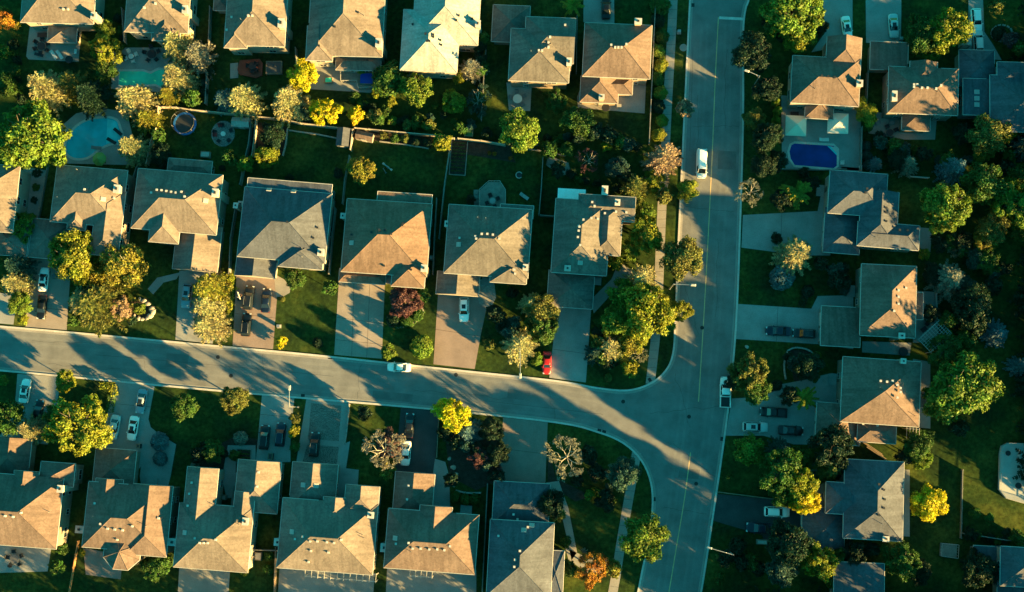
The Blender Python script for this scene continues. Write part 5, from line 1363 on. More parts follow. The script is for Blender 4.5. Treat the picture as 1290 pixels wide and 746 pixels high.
CC = {'white': (.92, .90, .86), 'silver': (.52, .54, .54), 'black': (.004, .005, .007), 'navy': (.006, .012, .030), 'grey': (.10, .11, .12), 'red': (.42, .015, .015), 'bluegrey': (.22, .30, .36), 'dark': (.009, .011, .014)}
def car(x, y, heading, kind, col, label, sun_roof=False, name='parked_car', cat='car', group='cars on the driveways', s=1.0):
    """heading: degrees, 0 = nose right, 90 = nose up the picture"""
    if kind not in VP: VP[kind] = vehicle_parts(kind)
    c = P(x, y, .9); o = root(name, (c.x, c.y, .02), label, cat, group); WL.pop(o.name, None); o.rotation_euler = (0, 0, R(heading)); o.scale = (s, s, s)
    for nm, me, cl, sub in VP[kind]:
        if cl == 's' and not sun_roof: continue
        p = link(nm, me, o, CC[col] if cl == 'c' else None)
        if sub: link(sub[0], sub[1], p)
    return o
car(54.5, 352, 86, 'sedan', 'white', 'white car in the left driveway, nose up behind the black one', True)
car(52, 387, 266, 'sedan', 'black', 'black car at the street end of the left driveway')
car(235, 373, 264, 'suv', 'bluegrey', 'pale blue grey car left of the tan conifers between driveways', True)
car(313, 375, 84, 'suv', 'dark', 'dark car with a bright windscreen, upper left of three on the rose driveway')
car(335, 378.5, 87, 'sedan', 'navy', 'navy car at the right side of the rose driveway of three cars')
car(310, 409, 86, 'suv', 'black', 'black car lowest of the three on the rose driveway', s=.96)
car(584.5, 390, 270, 'suv', 'white', 'white car on the driveway of the octagonal deck house', True)
car(502.5, 462.5, 178, 'sedan', 'white', 'white sedan parked on the side street at the north kerb', False, group='cars parked along the kerb', s=.96)
car(689, 457, 268, 'sedan', 'red', 'red car half under green bushes at the driveway edge', False, s=.93)
car(31, 492.5, 83, 'sedan', 'white', 'white car at the far left driveway below the street', True)
car(47, 519, 80, 'sedan', 'black', 'black car below the white one at the far left, half under a tree')
car(177.5, 505.5, 262, 'sedan', 'bluegrey', 'dark blue grey car nearest the street above two pale ones', True)
car(143.5, 538, 262, 'sedan', 'silver', 'silver car left of the white one on the wide lower driveway')
car(167, 539.5, 262, 'sedan', 'white', 'white car right of the silver one on the wide lower driveway', True)
car(333, 551, 86, 'suv', 'black', 'black car, left of the pair on the drive of the L shaped house')
car(353, 547.5, 86, 'suv', 'navy', 'dark navy car, right of the pair on the drive of the L shaped house', s=.98)
car(396, 560, 86, 'suv', 'black', 'black car alone on the cobbled driveway', True)
car(515.5, 536, 86, 'sedan', 'dark', 'dark car on the black asphalt driveway near the street')
car(511, 571, 266, 'sedan', 'white', 'white car with autumn reflections under the grey twiggy tree')
car(763.5, 9, 90, 'sedan', 'black', 'black car cut by the top edge above the square brown house')
car(884, 206, 268, 'van', 'white', 'white van driving down the long street', name='white_van', cat='van', group='vehicles on the long street')
car(914, 494, 88, 'pickup', 'white', 'white pickup truck parked at the east kerb under a tree', name='pickup_truck', cat='pickup', group='vehicles on the long street', s=1.05)
car(1067, 34, 277, 'sedan', 'white', 'white car above the brown house by the blue pool', True, s=.95)
car(1126, 32, 272, 'sedan', 'silver', 'silver white car on the driveway above the flat grey garage roof', True)
car(1230.5, 25.5, 272, 'suv', 'white', 'upper white car of the two in the top right driveway')
car(1232.5, 51, 92, 'suv', 'silver', 'lower silver white car of the two in the top right driveway')
car(980.5, 417, 178, 'sedan', 'navy', 'dark blue car, left of the pair on the pale east driveway')
car(1013, 420, 177, 'suv', 'dark', 'dark car, right of the pair on the pale east driveway', True, s=.92)
car(974.5, 519.5, 176, 'pickup', 'black', 'black pickup truck, uppermost of three vehicles above the round green tree', name='pickup_truck', cat='pickup', s=.92)
car(951.5, 538, 358, 'suv', 'silver', 'silver car, leftmost of three above the round green tree', True)
car(996.5, 542.5, 357, 'sedan', 'dark', 'dark car, rightmost of three above the round green tree', True)
car(979, 645, 358, 'suv', 'white', 'white car under branches on the dark lower right driveway')
car(957.5, 665.5, 176, 'sedan', 'navy', 'dark navy car below the white one on the dark lower right driveway', s=1.1)
# ================================================================ FENCES, LAMPS, POOLS, YARD THINGS
POSTM = {}
def fence(pts, label, m=WOOD, h=1.8, th=.10, name='wooden_fence', group=None):
    pw = [P(x, y, h) for x, y in pts]; o = root(name, (pw[0].x, pw[0].y, 0), label, 'fence', group)
    pb = MB()
    for a, b in zip(pw[:-1], pw[1:]):
        L_ = (b - a).length; t = (b - a)/L_; rz = math.atan2(t.y, t.x)
        pb.box(((a.x+b.x)/2, (a.y+b.y)/2, h/2), (L_, th*.5, h), rz); pb.box(((a.x+b.x)/2, (a.y+b.y)/2, h + .02), (L_, th*1.5, .05), rz)
        for z in (.4, h - .35): pb.box(((a.x+b.x)/2 - t.y*th*.45, (a.y+b.y)/2 + t.x*th*.45, z), (L_, th*.5, .09), rz)
    pb.build('fence_panel', m, o)
    key = (m.name, h)
    if key not in POSTM:
        q = MB(); q.box((0, 0, (h + .15)/2), (.14, .14, h + .15)); q.box((0, 0, h + .19), (.19, .19, .06)); POSTM[key] = q.mesh('post', m)
    for a, b in zip(pw[:-1], pw[1:]):
        L_ = (b - a).length; k = max(1, int(L_/2.5))
        for i in range(k + (1 if b is pw[-1] else 0)):
            p = a + (b - a)*(i/k); link('post', POSTM[key], o, loc=(p.x - pw[0].x, p.y - pw[0].y, 0), rz=math.atan2((b-a).y, (b-a).x))
    return o
FENCEW = mat('pale_fence_wood', (.40, .33, .25), .85, .2, 1.2, .2, 8)  # paler wood tone than the grey fences
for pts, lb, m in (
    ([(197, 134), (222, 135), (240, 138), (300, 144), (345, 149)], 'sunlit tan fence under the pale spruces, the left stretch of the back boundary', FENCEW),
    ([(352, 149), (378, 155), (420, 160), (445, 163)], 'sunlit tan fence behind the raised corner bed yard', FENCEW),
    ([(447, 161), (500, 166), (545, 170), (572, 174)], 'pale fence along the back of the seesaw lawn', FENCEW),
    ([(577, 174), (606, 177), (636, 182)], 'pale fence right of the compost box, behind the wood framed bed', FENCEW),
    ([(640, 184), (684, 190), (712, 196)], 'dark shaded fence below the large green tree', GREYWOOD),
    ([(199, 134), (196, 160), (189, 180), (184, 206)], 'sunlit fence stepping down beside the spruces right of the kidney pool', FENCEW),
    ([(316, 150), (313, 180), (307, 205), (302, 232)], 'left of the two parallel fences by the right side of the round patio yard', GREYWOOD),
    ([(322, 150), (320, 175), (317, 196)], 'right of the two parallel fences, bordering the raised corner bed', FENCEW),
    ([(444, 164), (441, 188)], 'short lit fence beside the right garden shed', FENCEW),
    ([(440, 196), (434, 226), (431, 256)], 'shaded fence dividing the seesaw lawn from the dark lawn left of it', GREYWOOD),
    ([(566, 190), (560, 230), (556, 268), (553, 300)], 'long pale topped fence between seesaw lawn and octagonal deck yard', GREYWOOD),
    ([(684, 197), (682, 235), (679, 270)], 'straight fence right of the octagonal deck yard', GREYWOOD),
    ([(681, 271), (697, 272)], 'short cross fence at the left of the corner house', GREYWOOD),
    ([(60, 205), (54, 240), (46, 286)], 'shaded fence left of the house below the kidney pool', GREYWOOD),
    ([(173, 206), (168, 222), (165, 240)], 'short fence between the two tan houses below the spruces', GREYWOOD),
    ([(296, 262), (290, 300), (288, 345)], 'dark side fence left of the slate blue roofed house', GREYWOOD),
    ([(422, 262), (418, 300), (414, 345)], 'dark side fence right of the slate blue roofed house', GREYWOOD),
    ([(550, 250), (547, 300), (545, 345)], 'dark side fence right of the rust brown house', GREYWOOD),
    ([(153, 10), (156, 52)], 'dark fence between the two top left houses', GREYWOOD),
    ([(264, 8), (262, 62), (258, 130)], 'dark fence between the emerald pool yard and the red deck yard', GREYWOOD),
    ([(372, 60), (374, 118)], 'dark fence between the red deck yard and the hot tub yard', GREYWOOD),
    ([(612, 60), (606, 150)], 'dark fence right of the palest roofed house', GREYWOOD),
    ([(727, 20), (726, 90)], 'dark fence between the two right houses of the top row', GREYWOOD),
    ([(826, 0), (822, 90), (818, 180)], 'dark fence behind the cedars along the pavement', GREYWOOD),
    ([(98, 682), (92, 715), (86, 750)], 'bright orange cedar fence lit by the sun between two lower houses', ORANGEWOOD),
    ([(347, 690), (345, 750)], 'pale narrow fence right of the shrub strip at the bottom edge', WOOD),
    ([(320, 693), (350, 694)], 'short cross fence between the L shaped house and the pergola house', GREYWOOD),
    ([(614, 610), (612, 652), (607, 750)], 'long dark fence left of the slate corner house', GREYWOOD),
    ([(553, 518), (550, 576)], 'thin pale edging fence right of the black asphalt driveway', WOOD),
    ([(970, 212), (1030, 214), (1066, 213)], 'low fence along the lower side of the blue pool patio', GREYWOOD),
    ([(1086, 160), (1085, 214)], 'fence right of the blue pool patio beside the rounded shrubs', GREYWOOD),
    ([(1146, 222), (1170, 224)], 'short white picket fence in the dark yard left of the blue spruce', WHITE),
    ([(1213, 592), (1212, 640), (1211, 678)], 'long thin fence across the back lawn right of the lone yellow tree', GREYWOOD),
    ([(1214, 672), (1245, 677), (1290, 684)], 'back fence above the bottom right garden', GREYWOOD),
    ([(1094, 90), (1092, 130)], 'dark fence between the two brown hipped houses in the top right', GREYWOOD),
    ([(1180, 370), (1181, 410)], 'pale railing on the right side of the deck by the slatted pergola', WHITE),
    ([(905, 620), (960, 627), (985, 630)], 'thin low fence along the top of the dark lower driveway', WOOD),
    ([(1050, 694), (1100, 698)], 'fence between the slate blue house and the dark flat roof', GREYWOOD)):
    low = m is WHITE or 'low' in lb or 'edging' in lb or 'railing' in lb
    fence(pts, lb, m, .9 if low else 1.8, .10, 'railing' if 'railing' in lb else 'picket_fence' if 'picket' in lb else 'wooden_fence')

def lamp(bx, by, hx, hy, label):
    """base point and lamp-head point as seen in the photograph"""
    b = P(bx, by, 0); hd = P(hx, hy, 8.6); o = root('street_lamp', (b.x, b.y, 0), label, 'street lamp', 'street lamps')
    top = Vector((b.x, b.y, 8.3)); arm = Vector((hd.x, hd.y, 8.6)); d = (arm - top); d.z = 0; d.normalize()
    m = MB(); m.tube((b.x, b.y, 0), top, .13, .08, 10); m.tube((b.x, b.y, 0), (b.x, b.y, .5), .2, .18, 10); m.build('pole', METAL, o)
    m = MB(); m.tube(top - Vector((0, 0, .2)), arm, .07, .05, 8); m.tube(top - Vector((0, 0, 1.2)), top.lerp(arm, .35), .04, .04, 6); m.build('arm', METAL, o)
    m = MB(); q = arm + d*.35; m.box((q.x, q.y, 8.62), (1.0, .42, .22), math.atan2(d.y, d.x), taper=.7); ho = m.build('lamp_head', WHITE, o)
    m = MB(); m.box((q.x, q.y, 8.49), (.6, .3, .06), math.atan2(d.y, d.x)); m.build('lens', HEADL, ho)
lamp(376, 513, 364.5, 491, 'street lamp leaning over the drive with two black parked cars')
lamp(843.5, 364, 871, 359, 'street lamp over the long street between two round street trees')
lamp(948, 111, 943, 90, 'street lamp below the round dark green street tree at the top')
lamp(916, 693, 896, 691, 'street lamp at the east kerb near the bottom edge')
lamp(656.5, 440, 655.5, 471, 'street lamp rising through the grey tan spruce near the red car')

# ---- pools
WATERS = {}
def water(name, col):
    m, nt, b = nmat(name); b.inputs['Base Color'].default_value = (*col, 1); b.inputs['Roughness'].default_value = .15; b.inputs['Specular IOR Level'].default_value = .2
    n = nt.nodes.new('ShaderNodeTexNoise'); n.inputs['Scale'].default_value = 2.5; n.inputs['Detail'].default_value = 3; bp = nt.nodes.new('ShaderNodeBump'); bp.inputs['Strength'].default_value = .12; bp.inputs['Distance'].default_value = .1
    nt.links.new(n.outputs[0], bp.inputs['Height']); nt.links.new(bp.outputs[0], b.inputs['Normal'])
    n2 = nt.nodes.new('ShaderNodeTexNoise'); n2.inputs['Scale'].default_value = .4; mr = nt.nodes.new('ShaderNodeMapRange'); mr.inputs[1].default_value = .3; mr.inputs[2].default_value = .7; mr.inputs[3].default_value = .8; mr.inputs[4].default_value = 1.2
    vm = nt.nodes.new('ShaderNodeVectorMath'); vm.operation = 'SCALE'; vm.inputs[0].default_value = col; g_ = nt.nodes.new('ShaderNodeNewGeometry')
    nt.links.new(g_.outputs['Position'], n2.inputs['Vector']); nt.links.new(n2.outputs[0], mr.inputs[0]); nt.links.new(mr.outputs[0], vm.inputs['Scale']); nt.links.new(vm.outputs[0], b.inputs['Base Color']); return m
AQUA = water('aqua_water', (.015, .40, .50)); AQUAL = water('shallow_aqua_water', (.06, .56, .62)); EMER = water('emerald_water', (.05, .62, .42)); BLUEC = water('blue_pool_cover', (.008, .036, .21)); TUB = water('tub_blue_water', (.02, .06, .40))
def ring(mb, pts, grow, z0, z1):
    c = Vector((sum(p[0] for p in pts)/len(pts), sum(p[1] for p in pts)/len(pts))); n = len(pts); o = []
    for i in range(n):
        a = Vector(pts[i-1]); b = Vector(pts[(i+1) % n]); t = (b - a).normalized(); nn = Vector((t.y, -t.x)); p = Vector(pts[i])
        if nn.dot(p - c) < 0 and abs(nn.dot((p - c).normalized())) > .2: nn = -nn
        o.append(p + nn*grow)
    vs = []
    for p, q in zip(pts, o): vs += [(p[0], p[1], z0), (p[0], p[1], z1), (q[0], q[1], z1), (q[0], q[1], z0)]
    fs = []
    for i in range(n):
        a = 4*i; b = 4*((i+1) % n); fs += [(a+1, a+2, b+2, b+1), (a+2, a+3, b+3, b+2), (a, a+1, b+1, b)]
    mb.add(vs, fs)
def closed_smooth(pts, k=5):
    n = len(pts); out = []
    for i in range(n):
        p0, p1, p2, p3 = pts[i-1], pts[i], pts[(i+1) % n], pts[(i+2) % n]
        for j in range(k):
            t = j/k; out.append(tuple(.5*((2*p1[c]) + (-p0[c] + p2[c])*t + (2*p0[c] - 5*p1[c] + 4*p2[c] - p3[c])*t*t + (-p0[c] + 3*p1[c] - 3*p2[c] + p3[c])*t**3) for c in (0, 1)))
    return out
def pool(pts, label, wm, sm=True, shallow=None, steps=None):
    pw = [tuple(v) for v in pp(closed_smooth(pts) if sm else pts)]
    c = (sum(p[0] for p in pw)/len(pw), sum(p[1] for p in pw)/len(pw), 0); o = root('swimming_pool', c, label, 'pool')
    m = MB(); m.sheet(pw, .045); m.build('water', wm, o)
    m = MB(); ring(m, pw, .45, .0, .10); m.build('coping', KERB, o)
    if shallow:
        m = MB(); m.sheet([tuple(v) for v in pp(shallow)], .055); m.build('shallow_end', AQUAL, o)
    if steps:
        for k, s in enumerate(steps): m = MB(); m.prism([tuple(v) for v in pp(s)], .046, .075 + .012*k); m.build('step', KERB if k else AQUAL, o)
    return o
pool([(84, 191), (86, 174), (97, 160), (112, 152), (132, 149), (146, 152), (151, 163), (154, 174), (149, 180), (138, 181), (124, 188), (110, 198), (94, 199)], 'bright turquoise kidney shaped pool beside the big lobed tree', AQUA,
     shallow=[(135.5, 150), (145, 152.5), (150, 163), (152.5, 173.5), (148, 178.5), (139, 180), (134, 181.5)])
pool([(151, 90), (180, 90), (190, 93), (200, 88), (214, 88), (218, 100), (208, 112), (196, 106), (150, 108)], 'emerald green pool behind the second top left house', EMER, sm=False)
pool([(997, 183), (1001, 181), (1050, 184), (1054, 188), (1054, 209), (1050, 212), (1001, 208), (996, 200), (994.5, 191)], 'rectangular pool under a deep blue cover', BLUEC, sm=False, steps=[[(1042, 184), (1054, 186), (1054, 196)], [(1046, 184.5), (1054, 186), (1054, 193)]])

# ---- garden furniture builders (local, centred on the origin)
def L2(o_, nm, mb, m, color=None, smooth=False): return link(nm, mb.mesh(nm, m, smooth), o_, color)
FM = {}
def fchair(o):
    if 'chair' not in FM:
        a = MB(); a.box((0, 0, .43), (.55, .55, .08)); b = MB(); b.box((0, .27, .72), (.55, .07, .55)); l = MB(); l.box((0, 0, .2), (.06, .06, .4))
        ar = MB(); ar.box((0, 0, .62), (.06, .5, .05)); FM['chair'] = [x.mesh(n, OBJC) for n, x in (('seat', a), ('backrest', b), ('leg', l), ('armrest', ar))]
    s, b, l, ar = FM['chair']; return [('seat', s, (0, 0, 0)), ('backrest', b, (0, 0, 0))] + [('leg', l, (x, y, 0)) for x in (-.24, .24) for y in (-.24, .24)] + [('armrest', ar, (x, 0, 0)) for x in (-.28, .28)]
DECKZ = 0.0
def chair(x, y, ang, col, label, group=None, s=1.25):
    c = P(x, y, .5 + DECKZ); o = root('garden_chair', (c.x, c.y, .02 + DECKZ), label, 'chair', group); WL.pop(o.name, None); o.rotation_euler = (0, 0, R(ang)); o.scale = (s, s, 1)
    for n, me, loc in fchair(o): link(n, me, o, col, loc)
DK = (.018, .020, .024); WT = (.6, .59, .56); GY = (.16, .16, .16); RD = (.32, .03, .03)
def rtable(x, y, r, col, label, n=20, rect=None, ang=0, group=None):
    c = P(x, y, .74 + DECKZ); o = root('garden_table', (c.x, c.y, .02 + DECKZ), label, 'table', group); WL.pop(o.name, None); o.rotation_euler = (0, 0, R(ang))
    t = MB()
    if rect: t.box((0, 0, .72), (rect[0], rect[1], .06))
    else: t.lathe((0, 0, .70), [(r, 0), (r, .04), (r*.97, .05)], n)
    L2(o, 'table_top', t, OBJC, col)
    for k in range(4):
        g_ = MB(); rr_ = r*.6 if not rect else min(rect)*.4; g_.tube((rr_*math.cos(k*1.571+.78), rr_*math.sin(k*1.571+.78), 0), (rr_*.8*math.cos(k*1.571+.78), rr_*.8*math.sin(k*1.571+.78), .7), .035, n=6); L2(o, 'leg', g_, METAL)
def dining(x, y, r, n, colT, colC, lbT, lbC, grp, rch=None):
    rtable(x, y, r, colT, lbT)
    m = M(x, y); rc = (rch or r + .55)/m
    for k in range(n):
        a = 2*math.pi*k/n + .4; px, py = x + rc*math.cos(a), y - rc*math.sin(a); chair(px, py, math.degrees(a) - 90, colC, lbC, grp)
def parasol(x, y, w, col, label, square=True, h=3.0, ang=0):
    c = P(x, y, h); o = root('garden_umbrella', (c.x, c.y, .02), label, 'umbrella'); WL.pop(o.name, None); o.rotation_euler = (0, 0, R(ang))
    n = 4 if square else 8; t = MB(); rr_ = w/2*(1.414 if square else 1.05); vs = [(rr_*math.cos(2*math.pi*(i+.5)/n), rr_*math.sin(2*math.pi*(i+.5)/n), h - .25) for i in range(n)]
    vs += [(v[0], v[1], h - .42) for v in vs] + [(0, 0, h + w*.26)]
    t.add(vs, [(i, (i+1) % n, 2*n) for i in range(n)] + [(i + n, (i+1) % n + n, (i+1) % n, i) for i in range(n)]); L2(o, 'canopy', t, OBJC, col)
    t = MB(); t.tube((0, 0, 0), (0, 0, h + w*.25), .04, n=8); L2(o, 'pole', t, METAL)
    t = MB(); t.box((0, 0, .05), (.6, .6, .1)); L2(o, 'base', t, DARKPLASTIC)
    for i in range(n):
        t = MB(); t.tube((0, 0, h + w*.22), (vs[i][0]*.98, vs[i][1]*.98, h - .28), .018, n=4); L2(o, 'rib', t, METAL)
parasol(1003, 158, 4.0, (.60, .52, .40), 'left of the two cream square umbrellas above the blue pool', ang=-3)
parasol(1056, 155, 4.0, (.62, .56, .46), 'right of the two cream square umbrellas above the blue pool', ang=-3)
parasol(124.5, 200, 2.7, (.13, .24, .06), 'round green umbrella below the kidney shaped pool', square=False)
def lounger(x, y, ang, col, label, group=None):
    c = P(x, y, .3); o = root('sun_lounger', (c.x, c.y, .02), label, 'sun lounger', group); WL.pop(o.name, None); o.rotation_euler = (0, 0, R(ang))
    a = MB(); a.box((.3, 0, .33), (1.3, .66, .07)); L2(o, 'seat', a, OBJC, col)
    a = MB(); a.add([(-.35, -.33, .34), (-.35, .33, .34), (-.98, .33, .75), (-.98, -.33, .75), (-.35, -.33, .27), (-.35, .33, .27), (-.98, .33, .68), (-.98, -.33, .68)], [(3, 2, 1, 0), (4, 5, 6, 7), (0, 1, 5, 4), (1, 2, 6, 5), (2, 3, 7, 6), (3, 0, 4, 7)]); L2(o, 'backrest', a, OBJC, col)
    for lx in (-.3, .85):
        for ly in (-.28, .28): a = MB(); a.box((lx, ly, .15), (.06, .06, .3)); L2(o, 'leg', a, METAL)
lounger(68, 69.5, -55, WT, 'left of the two white sun loungers on the top left patio')
lounger(75.5, 69.5, -55, WT, 'right of the two white sun loungers on the top left patio')
lounger(122, 186.5, -5, GY, 'grey lounger at the lower edge of the kidney shaped pool')
lounger(141, 178, -30, DK, 'dark lounger at the right corner of the kidney shaped pool')
lounger(149, 166.5, -40, DK, 'dark float chair at the upper right of the kidney shaped pool')
lounger(660.5, 247.5, -35, (.35, .36, .35), 'pale bench lounger alone on the lawn right of the octagonal deck')
lounger(1038, 176, 0, WT, 'white lounger between the two cream umbrellas by the blue pool')
# patio sets
dining(52, 58, .8, 6, DK, DK, 'dark garden table on the patio of the sun loungers', 'dark chair at the table beside the sun loungers', 'chairs by the sun lounger patio table')
rtable(53, 44, .6, DK, 'dark rectangular table under the wall of the top left house', rect=(1.9, .9))
rtable(49, 69, .5, DK, 'low dark bench seat left of the sun loungers', rect=(1.9, .6), ang=-15)
rtable(87, 75, .8, DK, 'round dark fire table at the right of the sun loungers')
rtable(95, 65, .35, WT, 'small white side table at the right end of the lounger patio', rect=(.5, .9))
dining(165, 71, .55, 4, WT, WT, 'white garden table above the emerald green pool', 'white chair at the table above the emerald pool', 'white chairs above the emerald pool')
dining(191, 68, .9, 5, DK, DK, 'dark garden table against the wall above the emerald pool', 'dark chair at the wall side table above the emerald pool', 'dark chairs above the emerald pool')
dining(652, 124.5, .92, 5, (.60, .50, .44), GY, 'round pinkish white table on the small top row patio', 'grey chair round the pinkish white table', 'chairs round the pinkish white table')
dining(281, 168.5, .5, 5, WT, DK, 'small white table in the middle of the round paved patio', 'dark chair on the round paved patio', 'dark chairs on the round patio', 1.7)
chair(277, 158, 20, RD, 'red chair at the top of the round paved patio')
chair(271, 170, 90, RD, 'red chair at the left of the round paved patio')
DECKZ = 1.0
dining(620.5, 253, .6, 4, (.3,.3,.3), DK, 'small grey table on the octagonal deck', 'dark chair round the table on the octagonal deck', 'chairs on the octagonal deck')
DECKZ = 0.0
dining(18, 704, .9, 5, (.10, .10, .11), DK, 'dark table on the round concrete patio at the lower left', 'dark chair on the round concrete patio at the lower left', 'chairs on the lower left patio')
dining(1121, 167, .7, 4, DK, DK, 'dark table on the tan patio of the four vent house', 'dark chair on the tan patio of the four vent house', 'chairs on the tan patio')
rtable(1001, 144, .8, DK, 'dark table above the left cream umbrella', rect=(1.6, 1.0))
rtable(1174, 392, .8, DK, 'round dark table on the deck by the slatted pergola')
rtable(1164, 415, .6, DK, 'square dark table at the foot of the slatted pergola', rect=(1.2, .9), ang=35)
chair(1168, 408, -40, DK, 'dark chair above the square table at the slatted pergola')
rtable(1138, 443, .9, DK, 'round dark table on the shaded patio under the pergola house wall')
DECKZ = 0.8
rtable(1270, 571, .5, DK, 'small dark round table at the upper left of the pale eight sided deck', ang=0)
chair(1286, 575, 30, WT, 'white garden chair on the pale eight sided deck')
rtable(1283, 612, .6, DK, 'dark round table at the lower side of the pale eight sided deck')
DECKZ = 0.0
rtable(780, 133, .5, (.3, .28, .25), 'small table on the patio behind the square brown house', rect=(.9, .6))
rtable(763, 135.5, .8, DK, 'round dark brazier at the lower edge of the patio of the square brown house')
for x, y, a, lb in ((1107, 152, 20, 'left pale reclining chair at the wall of the four vent house'), (1125, 152, 0, 'right pale reclining chair at the wall of the four vent house')):
    chair(x - 1, y + 2, a, GY, lb, s=1.6)
chair(1061, 205, 0, WT, 'white chair right of the blue pool')
chair(1084, 211, 0, WT, 'white chair in the corner right of the blue pool', s=.9)
chair(68, 348, 15, GY, 'pale garden seat under the big tree beside the white car', s=1.3)
# raised wooden decks
def deck(pts, label, m, z=.5, rail=True, steps=None, name='deck'):
    pw = [tuple(P(x, y, z).to_2d()) for x, y in pts]; c = (sum(p[0] for p in pw)/len(pw), sum(p[1] for p in pw)/len(pw), 0); o = root(name, c, label, 'deck')
    b = MB(); b.prism(pw, .02, z); b.build('platform', m, o)
    g_ = MB()
    n = len(pw); a0 = Vector(pw[0]); 
    xs = [p[0] for p in pw]; ys = [p[1] for p in pw]
    if rail:
        for i in range(n):
            a = Vector(pw[i]); b_ = Vector(pw[(i+1) % n]); t = (b_ - a); L_ = t.length
            g_.tube((*a, z + .95), (*b_, z + .95), .045, n=6)
            k = max(1, int(L_/.5))
            for j in range(k): q = a.lerp(b_, j/k); g_.tube((*q, z), (*q, z + .95), .02, n=4)
        g_.build('railing', WHITE, o)
    if steps:
        for k in range(4):
            (x0, y0), (x1, y1) = steps; f0, f1 = k/4, (k+1)/4; s = MB(); a = P(x0 + (x1-x0)*0, y0 + (y1-y0)*f0); b_ = P(x1, y0 + (y1-y0)*f1)
            s.box(((a.x+b_.x)/2, (a.y+b_.y)/2, z*(4-k)/10), (abs(b_.x-a.x), abs(b_.y-a.y)*.98, z*(4-k)/5)); s.build('step', m, o)
deck([(604, 262), (604, 240), (616, 229), (630, 229), (637, 240), (637, 262)], 'grey octagonal timber deck behind the middle house', GREYWOOD, 1.0, steps=((597, 240), (603, 262)))
deck([(302, 76), (327, 74), (331, 80), (330, 95), (322, 98), (302, 94), (299, 88)], 'red stained timber deck with a dark round table', REDWOOD, .5, rail=False)
deck([(290, 80), (300, 79), (300, 98), (290, 99)], 'small pale concrete slab step left of the red deck', CONC, .15, rail=False, name='step_platform')
DECKZ = 0.5
rtable(318, 83, .8, DK, 'dark round table on the red stained deck')
for k, (x, y) in enumerate(((312, 83), (323, 80), (318, 90), (323, 88))): chair(x, y, k*80, DK, 'dark chair round the table on the red stained deck', 'chairs on the red deck')
DECKZ = 0.0
deck([(430, 92), (478, 91), (478, 111), (452, 112), (450, 103), (430, 103)], 'dark timber deck round the blue hot tub', GREYWOOD, .5, rail=True)
deck([(1262, 562), (1270, 558), (1310, 560), (1310, 640), (1268, 628), (1259, 617), (1260, 572)], 'pale eight sided deck with corner steps on the dark lawn at the right edge', mat('pale_deck_boards', (.40, .40, .38), .8, .12, .6, .1), .8)
deck([(1185, 684), (1206, 686), (1205, 703), (1184, 700)], 'small square pale rimmed platform in the bottom right garden', GREYWOOD, .35, rail=True)
deck([(1157, 494), (1166, 495), (1166, 514), (1157, 513)], 'narrow dark balcony deck on the rear wall of the three car house', GREYWOOD, 2.2)
deck([(544 - 250, 612), (296, 612), (298, 627), (292, 627)], 'small dark landing in the court of the L shaped house', GREYWOOD, .3, rail=False)
# hot tubs, box covers
def tub(x, y, w, h, ang, label, top=TUB, side=GREYWOOD, z=.9, name='hot_tub', cat='hot tub'):
    c = P(x, y, z); o = root(name, (c.x, c.y, 0), label, cat); WL.pop(o.name, None); o.rotation_euler = (0, 0, -R(ang))
    a = MB(); a.box((0, 0, z/2), (w, h, z)); L2(o, 'tub_shell', a, side)
    a = MB(); a.box((0, 0, z + .03), (w*.86, h*.86, .05)); L2(o, 'water', a, top)
    for sx, sy, bw, bh in ((0, 1, w, .14), (0, -1, w, .14), (1, 0, .14, h - .28), (-1, 0, .14, h - .28)):
        a = MB(); a.box((sx*(w/2 - .07), sy*(h/2 - .07), z + .05), (bw, bh, .12)); L2(o, 'rim', a, WOOD)
tub(462, 99, 3.0, 2.4, 2, 'blue hot tub under the rear lean-to of the top row house')
tub(345, 85, 3.2, 2.6, 0, 'dark covered spa right of the red stained deck', top=plain('spa_cover', (.05, .055, .06), .6), z=.8)
tub(414, 101, 1.6, 1.2, 0, 'small turquoise tub below the hot tub house', top=EMER, z=.5)
tub(258.5, 194.5, 1.9, 1.2, 4, 'white covered box on the lawn above the row of roof vents', top=WHITE, side=WHITE, z=.7, name='storage_box', cat='box')
tub(590.5, 167, 1.7, 1.6, 4, 'green compost box behind the back fence', top=plain('green_lid', (.05, .12, .03), .7), side=plain('green_side', (.05, .12, .03), .7), z=1.0, name='compost_box', cat='box')
tub(340.5, 575, .9, 1.2, 4, 'black bin in front of the paired black cars', top=DARKPLASTIC, side=DARKPLASTIC, z=1.1, name='rubbish_bin', cat='bin')
tub(174, 562, .7, .8, 4, 'black bin below the white car on the wide lower driveway', top=DARKPLASTIC, side=DARKPLASTIC, z=1.1, name='rubbish_bin', cat='bin')
tub(325, 701, 1.3, 1.5, 4, 'grey box unit behind the L shaped house', top=METAL, side=METAL, z=1.0, name='garden_cabinet', cat='box')
tub(960, 683, 2.0, .9, 2, 'pale box beside the navy car at the lower right', top=WHITE, side=GREYPLASTIC, z=.8, name='storage_box', cat='box')
tub(543, 324.5, .9, .9, 4, 'square grey cooling unit in the gap right of the rust brown house', top=METAL, side=METAL, z=.9, name='cooling_unit', cat='cooling unit')
tub(282, 627, .9, .9, 4, 'square grey cooling unit below the curved hedge row', top=METAL, side=METAL, z=.9, name='cooling_unit', cat='cooling unit')
tub(411, 301, .9, .9, 4, 'square grey cooling unit in the gap right of the slate blue roofed house', top=METAL, side=METAL, z=.9, name='cooling_unit', cat='cooling unit')
tub(29, 246, .9, 1.0, 4, 'dark cooling unit beside the left edge house', top=DARKPLASTIC, side=METAL, z=.9, name='cooling_unit', cat='cooling unit')
